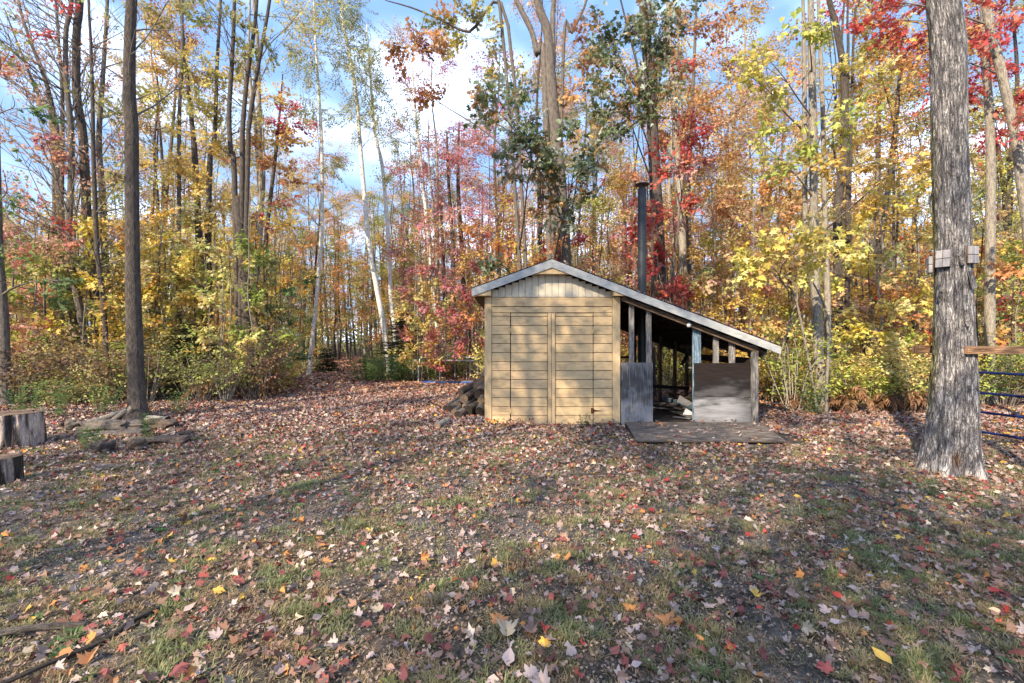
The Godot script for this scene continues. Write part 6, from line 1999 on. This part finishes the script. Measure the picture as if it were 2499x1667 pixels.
func make_weeds() -> void:
	var rng := RandomNumberGenerator.new()
	rng.seed = 17
	# tall leafy stems
	var protos := []
	for k in 3:
		var s := Shape.new()
		for i in 13:
			var a := rng.randf() * TAU
			var b := Vector3(cos(a), 0, sin(a)) * rng.randf() * 0.32
			var h := rng.randf_range(0.6, 1.05)
			var lean := Vector3(cos(a), 0, sin(a)) * rng.randf_range(0.05, 0.3)
			var col := Color(0.12, 0.19, 0.06) * rng.randf_range(0.8, 1.3)
			s.tube([b, b + lean * 0.4 + Vector3(0, h * 0.5, 0), b + lean + Vector3(0, h, 0)], [0.005, 0.004, 0.002], 3, col)
			for j in 22:
				var t := rng.randf_range(0.1, 1.0)
				var a2 := j * 2.4
				var dir := Vector3(cos(a2), rng.randf_range(-0.1, 0.8), sin(a2))
				leaf_into(s, Transform3D(aim(dir, Vector3.UP, rng.randf_range(0.07, 0.13)).scaled_local(Vector3(0.42, 1, 1)), b + lean * t * t + Vector3(0, h * t, 0)), OVAL, col * rng.randf_range(0.8, 1.4), 0.2, 0.5)
		protos.append(s.done())
	var spots := [[895, 16.6], [915, 16.4], [935, 16.8], [955, 16.3], [975, 16.9], [990, 16.5], [900, 17.6], [925, 17.4], [950, 17.8], [975, 17.5], [1010, 17.4], [880, 17.0], [1045, 17.9], [1062, 18.4], [1120, 18.8], [965, 17.0], [905, 17.2]]
	for i in spots.size():
		var at := spot(spots[i][0], 833, spots[i][1])
		at.y = 0.0
		var sc := rng.randf_range(0.9, 1.2)
		single("weed_clump", "tall green leafy weeds beside the narrow metal tube frame", "weeds", protos[i % 3], M.grass, Transform3D(Basis(Vector3.UP, rng.randf() * TAU) * sc, at), "tall green weeds behind the clearing")
	for q in [[-8.9, -8.9, 0.7, "bright green leafy weed behind the large stump"], [-8.3, -9.3, 0.75, "pale green weed stems between the stump and the left maple"], [-6.9, -9.4, 0.55, "small green weed right behind the front maple"], [-9.9, -9.2, 0.8, "green weed at the left edge below the hanging leaves"], [-5.75, -6.25, 0.34, "green seedling with drooping leaves among the stones"], [-5.55, -6.9, 0.42, "leafy green weed before the long stone"], [-6.1, -6.5, 0.3, "small green plant left of the drooping seedling"], [3.75, -4.6, 0.20, "green tuft at the foot of the great trunk"], [4.05, -4.4, 0.18, "low green tuft right below the great trunk"], [1.22, -7.7, 0.28, "light green grass tuft before the shed corner"], [6.1, -9.2, 0.6, "green stems at the foot of the yellow leaved clump"], [-2.75, -15.9, 0.3, "low green weeds before the narrow metal frame"], [-7.2, -8.9, 0.4, "leafy weed beside the bleached stub"]]:
		single("green_weed", q[3], "weed", protos[rng.randi() % 3], M.grass, Transform3D(Basis(Vector3.UP, rng.randf() * TAU) * (q[2] as float), Vector3(q[0], 0, q[1])))
	# dead brown ferns
	var fern := []
	for k in 3:
		var s := Shape.new()
		for i in 9:
			var a := TAU * (i + rng.randf()) / 9.0
			var out := Vector3(cos(a), 0, sin(a))
			var h := rng.randf_range(0.35, 0.75)
			var p := [Vector3.ZERO, out * 0.12 + Vector3(0, h, 0), out * 0.4 + Vector3(0, h * 0.85, 0), out * rng.randf_range(0.5, 0.7) + Vector3(0, h * 0.35, 0)]
			var sm := spline(p, [0.005, 0.004, 0.003, 0.001], 5)
			var col := Color(0.27, 0.145, 0.075) * rng.randf_range(0.7, 1.3)
			s.tube(sm[0], sm[1], 3, col)
			for j in range(4, 15):
				var at: Vector3 = sm[0][j]
				var fwd: Vector3 = (sm[0][mini(j + 1, 15)] - sm[0][j - 1]).normalized()
				for sd in [-1.0, 1.0]:
					var w := 0.22 * (1.0 - absf(j - 8.0) / 9.0)
					var dir: Vector3 = fwd.cross(Vector3.UP) * sd + fwd * 0.5 + Vector3(0, -0.5, 0) + any_dir(rng) * 0.3
					leaf_into(s, Transform3D(aim(dir, Vector3.UP + any_dir(rng) * 0.5, w + 0.04).scaled_local(Vector3(0.45, 1, 1)), at), OVAL, col * rng.randf_range(0.7, 1.4), 0.3, 0.6)
		fern.append(s.done())
	for i in 38:
		var left := i >= 30
		var px := rng.randf_range(360, 700) if left else rng.randf_range(1870, 2290)
		var d := rng.randf_range(11.0, 14.0) if left else rng.randf_range(9.3, 13.5)
		var at := spot(px, 833, d)
		at.y = 0.0
		single("dead_fern", "dead brown fern in the thicket, " + zone_words(px) if left else "dead brown fern at the wood edge, " + zone_words(px), "fern", fern[i % 3], M.grass, Transform3D(Basis(Vector3.UP, rng.randf() * TAU) * rng.randf_range(0.4, 0.9), at), "dead ferns left" if left else "dead ferns right")


func make_spruces() -> void:
	var rng := RandomNumberGenerator.new()
	rng.seed = 29
	var spray := Shape.new()
	spray.tube([Vector3.ZERO, Vector3(0, 0.3, 0)], [0.004, 0.002], 3, Color(0.1, 0.07, 0.05))
	for i in 90:
		var a := i * 2.4
		var dir := Vector3(cos(a), 1.0, sin(a) * 0.7).normalized()
		var at := Vector3(0, 0.3 * i / 90.0, 0)
		var w := dir.cross(Vector3.BACK).normalized() * 0.004
		spray.tri(at - w, at + w, at + dir * 0.04, Color.WHITE * rng.randf_range(0.7, 1.2))
	var sm := spray.done()
	for q in [[985, 19.0, 2.75, 1.35, 0.30, "dark spruce sapling left of the pale leaning birch", Color(0.035, 0.05, 0.028)], [470, 12.4, 2.0, 1.35, 0.25, "low dark spruce with spreading branches right of the front maple", Color(0.04, 0.05, 0.03)], [797, 22.0, 1.15, 0.55, 0.02, "small rounded green spruce at the left side of the path", Color(0.04, 0.10, 0.045)], [350, 13.4, 1.3, 0.8, 0.2, "bluish green pine seedling close behind the front maple", Color(0.07, 0.13, 0.09)]]:
		var at := spot(q[0], 833, q[1])
		at.y = 0.0
		var root := thing("spruce_tree", q[5], "spruce", at)
		var h: float = q[2]
		var wood := Shape.new()
		wood.tube([Vector3(0, -0.05, 0), Vector3(0.02, h * 0.5, 0), Vector3(0, h, 0)], [0.028, 0.018, 0.004], 6, Color.WHITE)
		var rows := PackedFloat32Array()
		var y: float = h * q[4]
		while y < h:
			var reach: float = q[3] * pow(1.0 - y / h, 0.75) * rng.randf_range(0.8, 1.1) + 0.06
			var n := 9
			for i in n:
				var a := rng.randf() * TAU
				var out := Vector3(cos(a), rng.randf_range(-0.15, 0.25), sin(a))
				var tip := Vector3(0, y, 0) + out * reach + Vector3(0, -0.06 * reach, 0)
				wood.tube([Vector3(0, y, 0), tip], [0.007, 0.002], 3, Color.WHITE)
				var steps := int(reach / 0.085) + 2
				for j in steps:
					var t := (j + 0.6) / steps
					for sd in [-1.0, 1.0]:
						if t < 0.2:
							continue
						var side: Vector3 = out.cross(Vector3.UP) * sd
						var dir: Vector3 = out + side * rng.randf_range(0.5, 1.2) + Vector3(0, rng.randf_range(-0.2, 0.15), 0)
						var l := rng.randf_range(0.7, 1.3)
						push(rows, aim(dir, Vector3.UP, rng.randf_range(0.7, 1.1) * (1.15 - 0.4 * t)), Vector3(0, y, 0).lerp(tip, t), (q[6] as Color) * l)
			y += 0.10
		part("trunk", wood.done(), M.bark_dark, root)
		many("needles", sm, M.needle, rows, root)


func far_wood(leaf: Dictionary) -> void:
	# the depth of the wood: too far to tell one tree from the next
	var rng := RandomNumberGenerator.new()
	rng.seed = 83
	for k in 3:
		var s := Shape.new()
		for i in 60:
			var at := any_dir(rng) * pow(rng.randf(), 0.5) * Vector3(1.5, 0.8, 1.5)
			var l := rng.randf_range(0.7, 1.2)
			leaf_into(s, Transform3D(aim(any_dir(rng), Vector3.UP + any_dir(rng) * 0.6, rng.randf_range(0.16, 0.26)), at), [Vector2(0, 0), Vector2(0.5, 0.4), Vector2(0, 1)], Color(l, l, l), 0.2, 0.3)
		var rows := PackedFloat32Array()
		for i in 1500:
			var px := rng.randf_range(-150.0, 2650.0)
			var d := rng.randf_range(46.0, 74.0)
			var y := 13.0 * pow(rng.randf(), 1.1)
			if px < 330.0 and (rng.randf() < 0.75 or y > 4.0):
				continue
			if y > 9.0 and rng.randf() < 0.5:
				continue
			var at := spot(px, 833, d)
			at.y = y
			var pal := palette_at(px, rng, y < 3.0 and px > 330.0)
			push(rows, Basis(Vector3.UP, rng.randf() * TAU) * rng.randf_range(0.8, 1.3), at, tone_of(pal, rng))
		var o := many(numbered("distant_forest"), s.done(), M.leaf, rows, self)
		o.set_meta("label", "distant autumn foliage closing the view through the trunks")
		o.set_meta("category", "forest")
		o.set_meta("group", "far wood")
	var t := Shape.new()
	t.tube([Vector3(0, -0.2, 0), Vector3(0.1, 5, 0), Vector3(-0.1, 10, 0.1), Vector3(0, 14, 0)], [0.15, 0.12, 0.08, 0.02], 6, Color.WHITE)
	var rows := PackedFloat32Array()
	for i in 420:
		var px := rng.randf_range(-150.0, 2650.0)
		var d := rng.randf_range(34.0, 74.0)
		var at := spot(px, 833, d)
		at.y = 0.0
		if on_path(at.x, at.z):
			continue
		var l := rng.randf_range(0.7, 1.6)
		var w := rng.randf_range(0.5, 1.2)
		push(rows, Basis.from_euler(Vector3(rng.randf_range(-0.07, 0.07), rng.randf() * TAU, rng.randf_range(-0.07, 0.07))) * Basis().scaled(Vector3(w, rng.randf_range(0.7, 1.1), w)), at, Color(l, l, l))
	var ot := many("distant_trunks", t.done(), M.bark_grey, rows, self)
	ot.set_meta("label", "distant trunks standing close together deep in the wood")
	ot.set_meta("category", "forest")


# ---------------------------------------------------------------- sky

func cloud_cover() -> ImageTexture:
	var n := FastNoiseLite.new()
	n.seed = 9
	n.frequency = 1.0
	n.fractal_octaves = 5
	var w := 1024
	var h := 512
	var im := Image.create(w, h, false, Image.FORMAT_RGBA8)
	for y in h / 2 + 4:
		var up := PI * 0.5 - PI * (y + 0.5) / h
		for x in w:
			var a := TAU * (x + 0.5) / w
			var dir := Vector3(cos(up) * sin(a), sin(up), -cos(up) * cos(a))
			var q := dir * Vector3(2.1, 4.2, 2.1)
			var v := n.get_noise_3dv(q)
			var wisp := n.get_noise_3dv(dir * Vector3(5.0, 12.0, 5.0) + Vector3(30, 0, 0))
			var c := smoothstep(-0.35, 0.75, v + 0.35 * wisp)
			im.set_pixel(x, y, Color(0.90, 0.93, 1.0, c * 0.75))
	return ImageTexture.create_from_image(im)


func _ready() -> void:
	# camera
	var cam := Camera3D.new()
	cam.name = "camera"
	cam.position = Vector3(0, EYE, 0)
	cam.fov = 73.76
	cam.near = 0.05
	cam.far = 600.0
	cam.current = true
	add_child(cam)
	# sky and exposure
	var sky_mat := ProceduralSkyMaterial.new()
	sky_mat.sky_top_color = Color(0.11, 0.205, 0.40).linear_to_srgb()
	sky_mat.sky_horizon_color = Color(0.26, 0.37, 0.52).linear_to_srgb()
	sky_mat.sky_curve = 0.18
	sky_mat.ground_bottom_color = Color(0.12, 0.10, 0.08).linear_to_srgb()
	sky_mat.ground_horizon_color = Color(0.25, 0.22, 0.18).linear_to_srgb()
	sky_mat.sky_cover = cloud_cover()
	sky_mat.sun_angle_max = 8.0
	var env := Environment.new()
	env.background_mode = Environment.BG_SKY
	env.sky = Sky.new()
	env.sky.sky_material = sky_mat
	env.tonemap_mode = Environment.TONE_MAPPER_LINEAR
	env.tonemap_exposure = 3.15
	env.sdfgi_enabled = true
	env.ssao_enabled = true
	env.ssil_enabled = true
	var we := WorldEnvironment.new()
	we.name = "world_environment"
	we.environment = env
	add_child(we)
	# sun: behind the camera to the left
	var sun := DirectionalLight3D.new()
	sun.name = "sun"
	sun.light_color = Color(1.0, 0.94, 0.84)
	sun.light_energy = 1.05
	sun.light_angular_distance = 0.5
	sun.shadow_enabled = true
	add_child(sun)
	sun.look_at_from_position(Vector3.ZERO, Vector3(0.48, -0.56, -0.68))
	make_materials()
	make_ground()
	make_sprigs()
	make_shed()
	make_named_trees()
	make_wood()
	make_yard()
	make_grass()
	make_litter()
